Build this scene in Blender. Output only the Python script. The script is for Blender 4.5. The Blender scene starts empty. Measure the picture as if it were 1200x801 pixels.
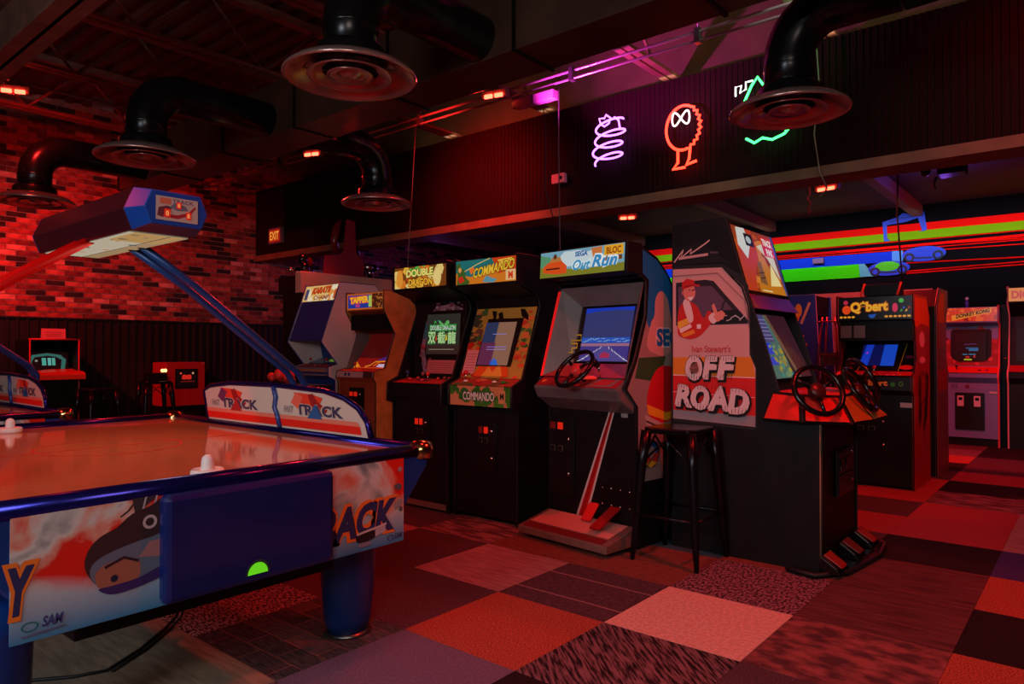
import bpy, bmesh, math, random
from math import sin, cos, pi, radians as R
from mathutils import Vector as V, Matrix as M
random.seed(7)
SC = bpy.context.scene
COL = SC.collection
# ------------------------------------------------------------------ camera, world, lights, exposure
cam = bpy.data.objects.new('camera', bpy.data.cameras.new('camera')); COL.objects.link(cam)
cam.data.sensor_fit = 'HORIZONTAL'; cam.data.sensor_width = 36.0; cam.data.lens = 36.0 * 826.2 / 1200.0
cam.location = (2.890, -2.631, 1.185)
cam.rotation_euler = (R(90 + 0.679), 0, R(39.80))
cam.data.clip_start = 0.02
SC.camera = cam
SC.view_settings.view_transform = 'Standard'; SC.view_settings.look = 'None'
SC.view_settings.gamma = 1.0; SC.view_settings.exposure = 0.0; SC.view_settings.use_curve_mapping = False
w = bpy.data.worlds.new('dark_room'); SC.world = w; w.use_nodes = True
w.node_tree.nodes['Background'].inputs[0].default_value = (0.9, 0.35, 0.3, 1)
w.node_tree.nodes['Background'].inputs[1].default_value = 0.006

def lamp(kind, loc, target, power, color, size=0.2, spot=90, blend=0.6, size_y=None, spread=None):
    d = bpy.data.lights.new('light', kind); d.energy = power; d.color = color
    if kind == 'SPOT': d.spot_size = R(spot); d.spot_blend = blend; d.shadow_soft_size = size
    elif kind == 'POINT': d.shadow_soft_size = size
    else:
        d.shape = 'RECTANGLE'; d.size = size; d.size_y = size_y or size
        if spread: d.spread = R(spread)
    o = bpy.data.objects.new('light', d); COL.objects.link(o); o.location = loc
    if target is not None:
        o.rotation_euler = (V(target) - V(loc)).to_track_quat('-Z', 'Y').to_euler()
    return o
RED = (1.0, 0.018, 0.016); ROSE = (1.0, 0.10, 0.10); MAG = (1.0, 0.06, 0.75); WHITE = (1.0, 0.82, 0.74); BLUE = (0.12, 0.18, 1.0); COOL = (0.80, 0.90, 1.0)
# unseen soft fill lights added behind the camera
lamp('AREA', (4.3, -4.4, 2.9), (0.4, 0.4, 0.4), 54, WHITE, 1.6, size_y=1.2)
lamp('AREA', (1.6, -5.4, 2.3), (0.0, 0.6, 0.9), 66, COOL, 1.4, size_y=1.0)
# red spot lamps of the open ceiling
lamp('SPOT', (-5.4, -1.5, 3.15), (-7.3, 1.65, 1.65), 560, RED, 0.05, 78, 1.0)
lamp('SPOT', (-4.76, -0.62, 3.50), (-7.3, 0.6, 2.4), 60, RED, 0.05, 120, 0.9)
lamp('SPOT', (-4.28, 2.20, 3.40), (-3.4, 1.2, 0.6), 150, RED, 0.05, 120, 0.8)
lamp('SPOT', (-2.2, 2.0, 3.5), (-2.4, 3.3, 3.05), 320, RED, 0.25, 95, 1.0)
lamp('SPOT', (-1.4, 2.1, 3.4), (-1.2, 0.2, 0.8), 150, RED, 0.05, 130, 0.8)
lamp('SPOT', (2.7, 0.6, 3.4), (1.5, 0.9, 0.3), 230, RED, 0.06, 120, 0.9)
lamp('SPOT', (1.2, -0.6, 3.5), (1.3, 0.2, 0.0), 70, RED, 0.08, 110, 0.9)
lamp('SPOT', (-1.9, -2.9, 3.3), (-1.5, -1.4, 0.9), 170, RED, 0.08, 90, 0.9)
lamp('SPOT', (3.5, 2.3, 3.6), (2.75, 3.3, 3.15), 150, RED, 0.04, 70, 1.0)
lamp('SPOT', (-0.75, 2.15, 3.12), (-0.45, 2.55, 3.75), 190, MAG, 0.03, 118, 0.7)
lamp('POINT', (0.1, 2.95, 3.42), None, 2.5, (1.0, 0.30, 0.10), 0.04)  # added orange point, stands in for the red neon's glow on the joist
lamp('POINT', (1.15, 2.9, 3.60), None, 1.6, (0.15, 1.0, 0.2), 0.04)  # added green point, boosts the green neon's light on the joist
lamp('AREA', (0.5, 3.36, 3.72), (0.5, 3.50, 4.3), 5, (1.0, 0.70, 0.40), 9.0, size_y=0.05)  # warm strip added to brighten the upper wall, no fixture there
lamp('SPOT', (1.9, 1.6, 4.1), (1.0, 2.4, 3.6), 60, (1, 0.95, 0.9), 0.05, 42, 0.8)  # unseen white spot added to brighten the conduits
# back room
lamp('SPOT', (0.75, 5.5, 2.85), (2.6, 5.6, 0.0), 360, RED, 0.05, 130, 0.8)
lamp('SPOT', (-1.9, 5.6, 2.85), (0.3, 5.0, 0.8), 120, RED, 0.05, 120, 0.8)
lamp('SPOT', (3.6, 6.0, 2.9), (2.0, 8.2, 1.2), 120, RED, 0.05, 120, 0.8)
lamp('SPOT', (0.2, 7.6, 3.0), (0.4, 8.6, 1.7), 40, RED, 0.05, 90, 0.8)
lamp('SPOT', (2.7, 3.9, 3.0), (1.9, 7.7, 0.9), 26, (0.8,0.85,1), 0.1, 60, 0.8)
lamp('SPOT', (3.5, 3.9, 3.0), (1.7, 4.6, 0.9), 170, RED, 0.06, 80, 0.8)  # red spot added to brighten the cube game cabinet's side, no fixture
lamp('POINT', (1.6, 6.3, 2.95), None, 9, (0.30, 0.10, 1.0), 0.05)
lamp('POINT', (-5.6, 5.6, 2.5), None, 9, (0.35, 0.12, 1.0), 0.05)
lamp('AREA', (0.4, 7.8, 3.0), (0.4, 8.6, 2.5), 30, (0.80, 0.88, 1.0), 7.5, size_y=0.06, spread=110)  # unseen wash strip added to brighten the mural

# ------------------------------------------------------------------ materials
def lin(c):
    f = lambda x: (x / 12.92 if x <= 0.04045 else ((x + 0.055) / 1.055) ** 2.4)
    return tuple(f(x / 255.0) for x in c[:3]) + (1.0,)
MATS = {}
def mat(name, rgb, rough=0.5, metal=0.0, emit=0.0, noise=0.0, scale=40.0, bump=0.0, spec=0.5, rgb2=None, coat=0.0):
    if name in MATS: return MATS[name]
    m = bpy.data.materials.new(name); m.use_nodes = True; nt = m.node_tree; b = nt.nodes['Principled BSDF']
    b.inputs['Base Color'].default_value = lin(rgb); b.inputs['Roughness'].default_value = rough
    b.inputs['Metallic'].default_value = metal; b.inputs['Specular IOR Level'].default_value = spec
    b.inputs['Coat Weight'].default_value = coat; b.inputs['Coat Roughness'].default_value = 0.1
    if emit: b.inputs['Emission Color'].default_value = lin(rgb); b.inputs['Emission Strength'].default_value = emit
    if noise or bump or rgb2:
        tc = nt.nodes.new('ShaderNodeTexCoord'); n = nt.nodes.new('ShaderNodeTexNoise')
        n.inputs['Scale'].default_value = scale; n.inputs['Detail'].default_value = 4
        nt.links.new(tc.outputs['Object'], n.inputs['Vector'])
        if noise or rgb2:
            cr = nt.nodes.new('ShaderNodeValToRGB'); cr.color_ramp.elements[0].position = 0.35; cr.color_ramp.elements[1].position = 0.65
            c = lin(rgb)
            cr.color_ramp.elements[0].color = tuple(x * (1 - noise) for x in c[:3]) + (1,)
            cr.color_ramp.elements[1].color = lin(rgb2) if rgb2 else tuple(min(1, x * (1 + noise)) for x in c[:3]) + (1,)
            nt.links.new(n.outputs['Fac'], cr.inputs['Fac']); nt.links.new(cr.outputs['Color'], b.inputs['Base Color'])
        if bump:
            bp = nt.nodes.new('ShaderNodeBump'); bp.inputs['Strength'].default_value = bump; bp.inputs['Distance'].default_value = 0.004
            nt.links.new(n.outputs['Fac'], bp.inputs['Height']); nt.links.new(bp.outputs['Normal'], b.inputs['Normal'])
    MATS[name] = m; return m
def print_mat(name, emit):
    m = bpy.data.materials.new(name); m.use_nodes = True; nt = m.node_tree; b = nt.nodes['Principled BSDF']
    a = nt.nodes.new('ShaderNodeAttribute'); a.attribute_name = 'ink'
    if emit:
        b.inputs['Base Color'].default_value = (0.01, 0.01, 0.01, 1); b.inputs['Roughness'].default_value = 0.25
        nt.links.new(a.outputs['Color'], b.inputs['Emission Color']); b.inputs['Emission Strength'].default_value = emit
    else:
        nt.links.new(a.outputs['Color'], b.inputs['Base Color']); b.inputs['Roughness'].default_value = 0.5; b.inputs['Specular IOR Level'].default_value = 0.3
    MATS[name] = m; return m
PRINT = print_mat('printed_film', 0); LIT = print_mat('backlit_film', 0.75); SCREEN = print_mat('picture_tube', 0.6)

BLACK = mat('black_laminate', (20, 16, 18), 0.5, noise=0.25, scale=6, bump=0.05, spec=0.22)
BLACKG = mat('black_gloss', (14, 13, 15), 0.22)
RUBBER = mat('black_rubber', (20, 20, 22), 0.6)
STEEL = mat('grey_steel', (120, 118, 118), 0.35, 0.9, noise=0.2, scale=20)
CHROME = mat('chrome', (210, 205, 200), 0.15, 1.0)
DUCT = mat('black_duct', (22, 20, 21), 0.25, 0.4, noise=0.3, scale=5)
ROSEMETAL = mat('painted_metal_cone', (200, 165, 155), 0.24, 0.75)
WOOD = mat('oak_veneer', (196, 126, 54), 0.5, noise=0.2, scale=9)

# ------------------------------------------------------------------ mesh helpers
class MB:
    def __init__(s): s.v = []; s.f = []; s.s = []
    def add(s, vs, fs, smooth=False, xf=None):
        o = len(s.v); s.v += [tuple(xf @ V(p)) if xf else tuple(p) for p in vs]
        s.f += [tuple(i + o for i in f) for f in fs]; s.s += [smooth] * len(fs); return s
    def box(s, x0, x1, y0, y1, z0, z1, xf=None):
        return s.add([(x0,y0,z0),(x1,y0,z0),(x1,y1,z0),(x0,y1,z0),(x0,y0,z1),(x1,y0,z1),(x1,y1,z1),(x0,y1,z1)],
                     [(0,3,2,1),(4,5,6,7),(0,1,5,4),(1,2,6,5),(2,3,7,6),(3,0,4,7)], xf=xf)
    def prism(s, pts, a0, a1, axis='x', xf=None):
        n = len(pts)
        mk = {'x': lambda p, a: (a, p[0], p[1]), 'y': lambda p, a: (p[0], a, p[1]), 'z': lambda p, a: (p[0], p[1], a)}[axis]
        vs = [mk(p, a0) for p in pts] + [mk(p, a1) for p in pts]
        fs = [tuple(range(n)), tuple(range(2 * n - 1, n - 1, -1))] + [(i, i + n, (i + 1) % n + n, (i + 1) % n) for i in range(n)]
        return s.add(vs, fs, xf=xf)
    def tube(s, pts, r, n=8, closed=False, xf=None, caps=True):
        pts = [V(p) for p in pts]; N = len(pts); rr = r if isinstance(r, (list, tuple)) else [r] * N
        vs = []; up = None
        for i, p in enumerate(pts):
            a = pts[i - 1] if (i > 0 or closed) else p; b = pts[(i + 1) % N] if (i < N - 1 or closed) else p
            t = (b - a).normalized()
            if up is None:
                up = V((0, 0, 1)) if abs(t.z) < 0.9 else V((1, 0, 0))
            x = up - t * up.dot(t)
            if x.length < 1e-4: x = t.orthogonal()
            x.normalize(); up = x; y = t.cross(x)
            vs += [p + (x * cos(2*pi*k/n) + y * sin(2*pi*k/n)) * rr[i] for k in range(n)]
        fs = []
        for i in range(N if closed else N - 1):
            j = (i + 1) % N
            fs += [(i*n+k, i*n+(k+1)%n, j*n+(k+1)%n, j*n+k) for k in range(n)]
        s.add(vs, fs, True, xf)
        if caps and not closed:
            o = len(s.v) - len(vs)
            s.f += [tuple(o + k for k in range(n - 1, -1, -1)), tuple(o + (N-1)*n + k for k in range(n))]; s.s += [False, False]
        return s
    def lathe(s, prof, c=(0,0,0), n=24, xf=None, sx=1, sy=1):
        vs = [(c[0] + r*cos(2*pi*k/n)*sx, c[1] + r*sin(2*pi*k/n)*sy, c[2] + z) for r, z in prof for k in range(n)]
        fs = [(i*n+k, i*n+(k+1)%n, (i+1)*n+(k+1)%n, (i+1)*n+k) for i in range(len(prof)-1) for k in range(n)]
        return s.add(vs, fs, True, xf)
    def ball(s, c, r, n=12, sz=1.0, xf=None):
        m = n // 2
        return s.lathe([(max(1e-4, r*sin(pi*i/m)), -r*sz*cos(pi*i/m)) for i in range(m+1)], c, n, xf)
    def mesh(s, name, m):
        me = bpy.data.meshes.new(name); me.from_pydata([tuple(v) for v in s.v], [], s.f)
        me.polygons.foreach_set('use_smooth', s.s); me.update()
        if m: me.materials.append(m)
        return me
    def build(s, name, m, parent=None, bevel=0, label=None, kind=None, loc=None):
        me = s.mesh(name, m)
        bm = bmesh.new(); bm.from_mesh(me); bmesh.ops.recalc_face_normals(bm, faces=bm.faces); bm.to_mesh(me); bm.free()
        o = bpy.data.objects.new(name, me); COL.objects.link(o)
        if parent: o.parent = parent
        if loc: o.location = loc
        if bevel:
            b = o.modifiers.new('edge', 'BEVEL'); b.width = bevel; b.segments = 2; b.limit_method = 'ANGLE'; b.angle_limit = R(40)
        if label: o['label'] = label
        if kind: o['kind'] = kind
        return o
def thing(name, label, cat, loc=(0,0,0), rz=0, group=None):
    o = bpy.data.objects.new(name, None); COL.objects.link(o); o.location = loc; o.rotation_euler = (0, 0, rz)
    o.empty_display_size = 0.1; o['label'] = label; o['category'] = cat
    if group: o['group'] = group
    return o
def tag(o, label, cat, group=None):
    o['label'] = label; o['category'] = cat
    if group: o['group'] = group
    return o
def inst(me, name, parent=None, loc=(0,0,0), rz=0):
    o = bpy.data.objects.new(name, me); COL.objects.link(o); o.parent = parent; o.location = loc; o.rotation_euler = (0,0,rz); return o
def copy_tree(o, parent=None, label=None, loc=None, rz=None):
    c = o.copy(); COL.objects.link(c); c.parent = parent
    if label: c['label'] = label
    if loc is not None: c.location = loc
    if rz is not None: c.rotation_euler = (0, 0, rz)
    for ch in list(o.children): copy_tree(ch, c)
    return c

# ------------------------------------------------------------------ lettering and flat print
TXT = {}
def text_mesh(body, shear=0.0, bold=0.0, space=1.0):
    k = (body, shear, bold, space)
    if k in TXT: return TXT[k]
    cu = bpy.data.curves.new('lettering', 'FONT'); cu.body = body; cu.shear = shear; cu.offset = bold; cu.space_character = space
    cu.resolution_u = 3
    o = bpy.data.objects.new('lettering', cu); COL.objects.link(o)
    dg = bpy.context.evaluated_depsgraph_get(); dg.update()
    me = bpy.data.meshes.new_from_object(o.evaluated_get(dg), depsgraph=dg)
    vs = [(v.co.x, v.co.y) for v in me.vertices]; fs = [tuple(p.vertices) for p in me.polygons]
    bpy.data.objects.remove(o); bpy.data.meshes.remove(me)
    if not vs: TXT[k] = ([], []); return TXT[k]
    x0 = min(v[0] for v in vs); x1 = max(v[0] for v in vs); y0 = min(v[1] for v in vs); y1 = max(v[1] for v in vs)
    vs = [((v[0]-x0)/(x1-x0), (v[1]-y0)/(y1-y0)) for v in vs]
    TXT[k] = (vs, fs); return TXT[k]
from mathutils.geometry import tessellate_polygon
class Art:
    """flat print on a panel: o = corner, U and V = full width and height vectors; coordinates run 0..W, 0..H"""
    def __init__(s, name, parent, o, U, VV, W=1.0, H=1.0, material=None, lift=0.0012):
        s.name=name; s.parent=parent; s.o=V(o); s.U=V(U)/W; s.V=V(VV)/H; s.W=W; s.H=H; s.N=s.U.cross(s.V).normalized()
        s.z=lift; s.vs=[]; s.fs=[]; s.c=[]; s.m=material or PRINT
    def P(s, u, v, dz=0): return s.o + s.U*u + s.V*v + s.N*(s.z+dz)
    def raw(s, pts, faces, col):
        k = len(s.vs); s.vs += [tuple(s.P(*p)) for p in pts]; s.fs += [tuple(i+k for i in f) for f in faces]
        s.c += [lin(col)] * len(faces); s.z += 0.00010; return s
    def poly(s, pts, col):
        t = tessellate_polygon([[V((p[0], p[1], 0)) for p in pts]])
        fs = []
        for a, b, c in t:
            ar = (pts[b][0]-pts[a][0])*(pts[c][1]-pts[a][1]) - (pts[c][0]-pts[a][0])*(pts[b][1]-pts[a][1])
            fs.append((a, b, c) if ar > 0 else (a, c, b))
        return s.raw(pts, fs, col)
    def spoly(s, pts, col, k=4):
        n = len(pts); out = []
        for i in range(n):
            a, b, c, d = (V(pts[(i+j-1) % n][:2]) for j in range(4))
            for q in range(k):
                t = q/k; out.append(tuple(0.5*((2*b)+(c-a)*t+(2*a-5*b+4*c-d)*t*t+(3*b-a-3*c+d)*t**3)))
        return s.poly(out, col)
    def rect(s, x, y, w, h, col): return s.raw([(x,y),(x+w,y),(x+w,y+h),(x,y+h)], [(0,1,2,3)], col)
    def ell(s, x, y, rx, ry, col, n=20): return s.raw([(x+rx*cos(2*pi*k/n), y+ry*sin(2*pi*k/n)) for k in range(n)], [tuple(range(n))], col)
    def ring(s, x, y, rx, ry, t, col, n=28):
        p = [(x+rx*cos(2*pi*k/n), y+ry*sin(2*pi*k/n)) for k in range(n)] + [(x+rx*t*cos(2*pi*k/n), y+ry*t*sin(2*pi*k/n)) for k in range(n)]
        return s.raw(p, [(k,(k+1)%n,(k+1)%n+n,k+n) for k in range(n)], col)
    def line(s, pts, w, col):
        ps=[]; n=len(pts)
        for i, p in enumerate(pts):
            a=pts[max(0,i-1)]; b=pts[min(n-1,i+1)]; d=V((b[0]-a[0],b[1]-a[1])); d = d.normalized() if d.length>1e-9 else V((1,0)); q=V((-d.y,d.x))*w/2
            ps += [(p[0]-q.x,p[1]-q.y),(p[0]+q.x,p[1]+q.y)]
        return s.raw(ps, [(2*i,2*i+2,2*i+3,2*i+1) for i in range(n-1)], col)
    def text(s, body, x, y, w, h, col, out=None, ow=0.02, shear=0.0, bold=0.0, skew=0.0, space=1.0, off=(0,0)):
        if out is not None:
            vs, fs = text_mesh(body, shear, bold+ow, space); e = ow*h*1.0
            s.raw([(x-e+off[0]+p[0]*(w+2*e), y-e+off[1]+p[1]*(h+2*e)+skew*p[0]*w) for p in vs], fs, out)
        vs, fs = text_mesh(body, shear, bold, space)
        return s.raw([(x+p[0]*w, y+p[1]*h+skew*p[0]*w) for p in vs], fs, col)
    def blobs(s, n, cols, x0, x1, y0, y1, r0, r1, seed=1, asp=1.0):
        rd = random.Random(seed)
        for i in range(n):
            x=rd.uniform(x0,x1); y=rd.uniform(y0,y1); r=rd.uniform(r0,r1); k=rd.randint(6,9); a0=rd.random()*6
            pts=[]
            for j in range(k):
                q=r*rd.uniform(0.6,1.15); a=a0+2*pi*j/k
                pts.append((min(max(x+q*cos(a),x0),x1), min(max(y+q*sin(a)*asp,y0),y1)))
            s.poly(pts, rd.choice(cols))
        return s
    def build(s, label=None):
        me = bpy.data.meshes.new(s.name); me.from_pydata(s.vs, [], s.fs); me.materials.append(s.m)
        at = me.color_attributes.new('ink', 'FLOAT_COLOR', 'CORNER')
        cols = []
        for p, c in zip(me.polygons, s.c): cols += list(c) * p.loop_total
        at.data.foreach_set('color', cols); me.update()
        o = bpy.data.objects.new(s.name, me); COL.objects.link(o); o.parent = s.parent
        if label: o['label'] = label
        return o
# ================================================================== THE SETTING
def struct(name, mb, m, parent=None, **k): 
    return mb.build(name, m, parent, kind='structure', **k)
CX, CY = 2.890, -2.631
# ---- carpet
def carpet(name, c1, c2, sc=(90, 90, 90), lo=0.4, hi=0.6, line=None, detail=3, rot=0.0):
    m = bpy.data.materials.new(name); m.use_nodes = True; nt = m.node_tree; b = nt.nodes['Principled BSDF']; L = nt.links.new
    b.inputs['Roughness'].default_value = 0.95; b.inputs['Specular IOR Level'].default_value = 0.15
    tc = nt.nodes.new('ShaderNodeTexCoord'); mp = nt.nodes.new('ShaderNodeMapping'); mp.inputs['Scale'].default_value = sc
    if rot:
        m0 = nt.nodes.new('ShaderNodeMapping'); m0.inputs['Rotation'].default_value = (0, 0, rot); L(tc.outputs['Object'], m0.inputs['Vector'])
    L(m0.outputs['Vector'] if rot else tc.outputs['Object'], mp.inputs['Vector'])
    n = nt.nodes.new('ShaderNodeTexNoise'); n.inputs['Scale'].default_value = 1.0; n.inputs['Detail'].default_value = detail; L(mp.outputs['Vector'], n.inputs['Vector'])
    r = nt.nodes.new('ShaderNodeValToRGB'); r.color_ramp.elements[0].position = lo; r.color_ramp.elements[1].position = hi
    r.color_ramp.elements[0].color = lin(c1); r.color_ramp.elements[1].color = lin(c2); L(n.outputs['Fac'], r.inputs['Fac'])
    n2 = nt.nodes.new('ShaderNodeTexNoise'); n2.inputs['Scale'].default_value = 260; n2.inputs['Detail'].default_value = 2; L(tc.outputs['Object'], n2.inputs['Vector'])
    mr = nt.nodes.new('ShaderNodeMapRange'); mr.inputs['From Min'].default_value = 0.3; mr.inputs['From Max'].default_value = 0.7; mr.inputs['To Min'].default_value = 0.72; mr.inputs['To Max'].default_value = 1.25
    L(n2.outputs['Fac'], mr.inputs['Value'])
    mu = nt.nodes.new('ShaderNodeVectorMath'); mu.operation = 'SCALE'; L(r.outputs['Color'], mu.inputs[0]); L(mr.outputs['Result'], mu.inputs['Scale'])
    out = mu.outputs['Vector']
    if line:
        wv = nt.nodes.new('ShaderNodeTexWave'); wv.bands_direction = line[0]; wv.inputs['Scale'].default_value = line[1]; wv.inputs['Distortion'].default_value = 0.4
        L(tc.outputs['Object'], wv.inputs['Vector'])
        r2 = nt.nodes.new('ShaderNodeValToRGB'); r2.color_ramp.elements[0].position = line[2]; r2.color_ramp.elements[1].position = min(1, line[2] + 0.02); L(wv.outputs['Fac'], r2.inputs['Fac'])
        mx = nt.nodes.new('ShaderNodeMix'); mx.data_type = 'RGBA'; L(r2.outputs['Color'], mx.inputs['Factor']); L(out, mx.inputs['A']); mx.inputs['B'].default_value = lin(line[3]); out = mx.outputs['Result']
    L(out, b.inputs['Base Color'])
    bp = nt.nodes.new('ShaderNodeBump'); bp.inputs['Strength'].default_value = 0.5; bp.inputs['Distance'].default_value = 0.004; L(n2.outputs['Fac'], bp.inputs['Height']); L(bp.outputs['Normal'], b.inputs['Normal'])
    return m
def patch_carpet(name, cols):
    m = carpet(name, cols[0], cols[1], (14, 160, 14), 0.42, 0.58); nt = m.node_tree; b = nt.nodes['Principled BSDF']; L = nt.links.new
    tc = nt.nodes.new('ShaderNodeTexCoord'); br = nt.nodes.new('ShaderNodeTexBrick'); L(tc.outputs['Object'], br.inputs['Vector'])
    br.inputs['Scale'].default_value = 2.3; br.inputs['Color1'].default_value = lin(cols[0]); br.inputs['Color2'].default_value = lin(cols[1]); br.inputs['Mortar'].default_value = lin(cols[2])
    br.inputs['Mortar Size'].default_value = 0.006; br.inputs['Bias'].default_value = -0.2
    mx = nt.nodes.new('ShaderNodeMix'); mx.data_type = 'RGBA'; mx.inputs['Factor'].default_value = 0.55
    src = b.inputs['Base Color'].links[0].from_socket; L(src, mx.inputs['A']); L(br.outputs['Color'], mx.inputs['B']); L(mx.outputs['Result'], b.inputs['Base Color'])
    return m
CP = {
 'A': carpet('carpet_pink', (172, 132, 132), (148, 108, 112), (6, 60, 6)),
 'B': carpet('carpet_greige', (226, 186, 170), (205, 166, 152), (60, 60, 60)),
 'C': carpet('carpet_rust', (128, 56, 42), (190, 98, 74), (150, 150, 150)),
 'D': carpet('carpet_plum', (72, 52, 60), (94, 68, 76), (120, 120, 120)),
 'd': carpet('carpet_plum_lined', (72, 52, 60), (90, 66, 74), (90, 30, 90), line=('Y', 1.1, 0.992, (150, 120, 125))),
 'E': carpet('carpet_dark_stripe', (34, 27, 30), (126, 96, 102), (85, 9, 10), 0.42, 0.58, detail=6, rot=R(-48)),
 'F': carpet('carpet_lavender', (104, 92, 116), (116, 102, 126), (90, 90, 90)),
 'G': carpet('carpet_beige', (160, 134, 112), (134, 112, 94), (5, 30, 5)),
 'H': patch_carpet('carpet_patchwork', [(44, 44, 48), (104, 100, 100), (150, 100, 80)]),
 'W': carpet('carpet_woven_grey', (34, 34, 38), (170, 166, 160), (40, 130, 40), 0.46, 0.54, detail=2),
 'I': carpet('carpet_mottled_red', (84, 52, 56), (150, 88, 86), (9, 15, 9), 0.40, 0.62, detail=12),
 'i': carpet('carpet_streaked_red', (74, 44, 48), (112, 66, 66), (4, 45, 4), 0.35, 0.65, detail=4),
 'J': carpet('carpet_near_black', (30, 20, 23), (44, 28, 31), (150, 150, 150)),
 'K': carpet('carpet_heather', (52, 34, 44), (152, 110, 124), (80, 42, 80), 0.42, 0.58, detail=9),
 'L': carpet('carpet_indigo', (58, 50, 108), (70, 60, 120), (90, 90, 90)),
 'M': carpet('carpet_teal', (44, 84, 98), (60, 100, 112), (100, 100, 100)),
 'N': carpet('carpet_crimson', (150, 56, 62), (176, 74, 78), (110, 110, 110)),
 'O': carpet('carpet_brick_brown', (128, 76, 62), (112, 66, 58), (20, 50, 20)),
 'a': carpet('carpet_pink_streak', (150, 104, 106), (92, 56, 62), (5, 24, 5), 0.42, 0.56, detail=5)}
TILEMAP = {(0,0):'A',(1,0):'d',(2,0):'B',(3,0):'I',(0,-1):'D',(1,-1):'C',(2,-1):'E',(3,-1):'D',(1,-2):'F',(0,-2):'H',(-1,-2):'W',(-1,-3):'G',(0,-3):'G',(-2,-3):'G',
 (-1,0):'D',(-1,1):'a',(0,1):'O',(1,1):'O',(2,1):'K',(1,2):'M',(3,1):'i',(4,2):'C',(4,1):'J',(4,3):'L',(3,3):'J',(3,2):'i',(3,4):'N',(2,5):'D',(2,6):'N',(2,4):'N',(3,7):'J',(4,0):'C',
 (-2,-1):'N',(-1,-1):'D',(2,2):'O',(4,4):'A',(3,5):'N',(3,6):'a',(2,7):'N',(2,8):'D',(3,8):'N',(2,3):'D',(-2,-2):'G',(-2,0):'A',(2,9):'J',(3,9):'D',(2,10):'C',(1,-3):'E',(-2,1):'D',(0,2):'A'}
S = 0.6096
floor = struct('floor', MB().box(-7.6, 6.2, -7.2, 8.8, -0.2, -0.007), mat('subfloor', (30, 26, 26), 0.9))
tile_me = {}
for k, m in CP.items():
    tile_me[k] = MB().box(0.0008, S-0.0008, 0.0008, S-0.0008, -0.0065, 0.0).mesh('carpet_tile', m)
cand = []
cy_, sy_ = cos(R(39.8)), sin(R(39.8))
for i in range(-12, 10):
    for j in range(-12, 14):
        x, y = (i+0.5)*S, (j+0.5)*S
        d = (x-CX)*-sy_ + (y-CY)*cy_; l = (x-CX)*cy_ + (y-CY)*sy_
        seen = d > 0.8 and abs(l) < d*0.726 + 0.6 and d < 11.5 and (1.185*826/d < 440 or d < 2.6)
        cand.append((d if seen else 50 + abs(d), i, j, seen))
cand.sort()
rest = {k: MB() for k in 'AADCNIJO'}; nt_ = 0
for d, i, j, seen in cand:
    if seen and nt_ < 290:
        k = TILEMAP.get((i, j)) or random.choice('AADDCNIiJJKGOaN')
        inst(tile_me[k], 'carpet_tile', floor, (i*S, j*S, 0)); nt_ += 1
    else: rest[random.choice('ADCNIJO')].box(i*S+0.001, (i+1)*S-0.001, j*S+0.001, (j+1)*S-0.001, -0.0065, 0.0)
for k, q in rest.items(): q.build('carpet_tile', CP[k], floor, kind='stuff')

# ---- brick wall on the left with ribbed wainscot
MORTAR = mat('mortar', (150, 132, 124), 0.9, noise=0.2, scale=30)
wall_left = struct('wall_left', MB().box(-7.6, -7.312, -7.2, 8.8, 0, 4.4), MORTAR)
BR = [mat('brick_red', (150, 66, 56), 0.85, noise=0.35, scale=14, bump=0.6), mat('brick_dark', (40, 28, 28), 0.8, noise=0.4, scale=14, bump=0.6),
      mat('brick_rose', (178, 92, 80), 0.85, noise=0.3, scale=14, bump=0.6), mat('brick_brown', (104, 48, 42), 0.85, noise=0.35, scale=14, bump=0.6),
      mat('brick_pale', (205, 140, 125), 0.85, noise=0.2, scale=14, bump=0.6)]
bme = [MB().box(-0.02, 0.0, 0.005, 0.208, 0.005, 0.0627).mesh('brick', m) for m in BR]
def pick(): return random.choices(range(5), (40, 17, 16, 22, 5))[0]
bl = []
for r in range(42):
    z = 1.60 + r*0.0677
    for c in range(-34, 76):
        y = c*0.2135 + (0.107 if r % 2 else 0)
        if y > 8.5 or z > 4.3: continue
        vis = (-0.25 < y < 3.3 and z < 3.55) or (y >= 3.3 and z < 2.6 and y < 4.2)
        bl.append(((y+2.6)**2 + abs(z-2.2)*3 if vis else 1e6 + y, y, z))
bl.sort(); extra = [MB() for _ in BR]
for n, (k, y, z) in enumerate(bl):
    q = pick()
    if n < 298: inst(bme[q], 'brick', wall_left, (-7.3 + random.uniform(-0.003, 0.003), y, z))
    else: extra[q].box(-7.32, -7.3, y+0.005, y+0.208, z+0.005, z+0.0627)
for q, e in enumerate(extra): e.build('brick', BR[q], wall_left, kind='stuff')
rib = MB(); RIBM = mat('ribbed_black_metal', (34, 28, 28), 0.5, 0.2)
def ribs(mb, a0, a1, z0, z1, pitch, depth, base, axis):
    pts = []
    a = a0
    while a < a1:
        pts += [(a, 0), (a+pitch*0.62, 0), (a+pitch*0.68, depth), (a+pitch*0.94, depth)]; a += pitch
    pts.append((a, 0)); n = len(pts); vs = []
    for zz in (z0, z1):
        for u, d in pts: vs.append((base+d, u, zz) if axis == 'y' else (u, base-d, zz))
    mb.add(vs, [(i, i+1, i+1+n, i+n) for i in range(n-1)])
ribs(rib, -7.0, 8.6, 0.0, 1.585, 0.105, 0.02, -7.295, 'y')
rb = rib.build('wainscot_ribs', RIBM, wall_left, kind='stuff')
struct('trim_1', MB().box(-7.31, -7.262, -7.1, 8.6, 1.582, 1.60), mat('black_trim', (26, 22, 22), 0.5))
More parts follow.
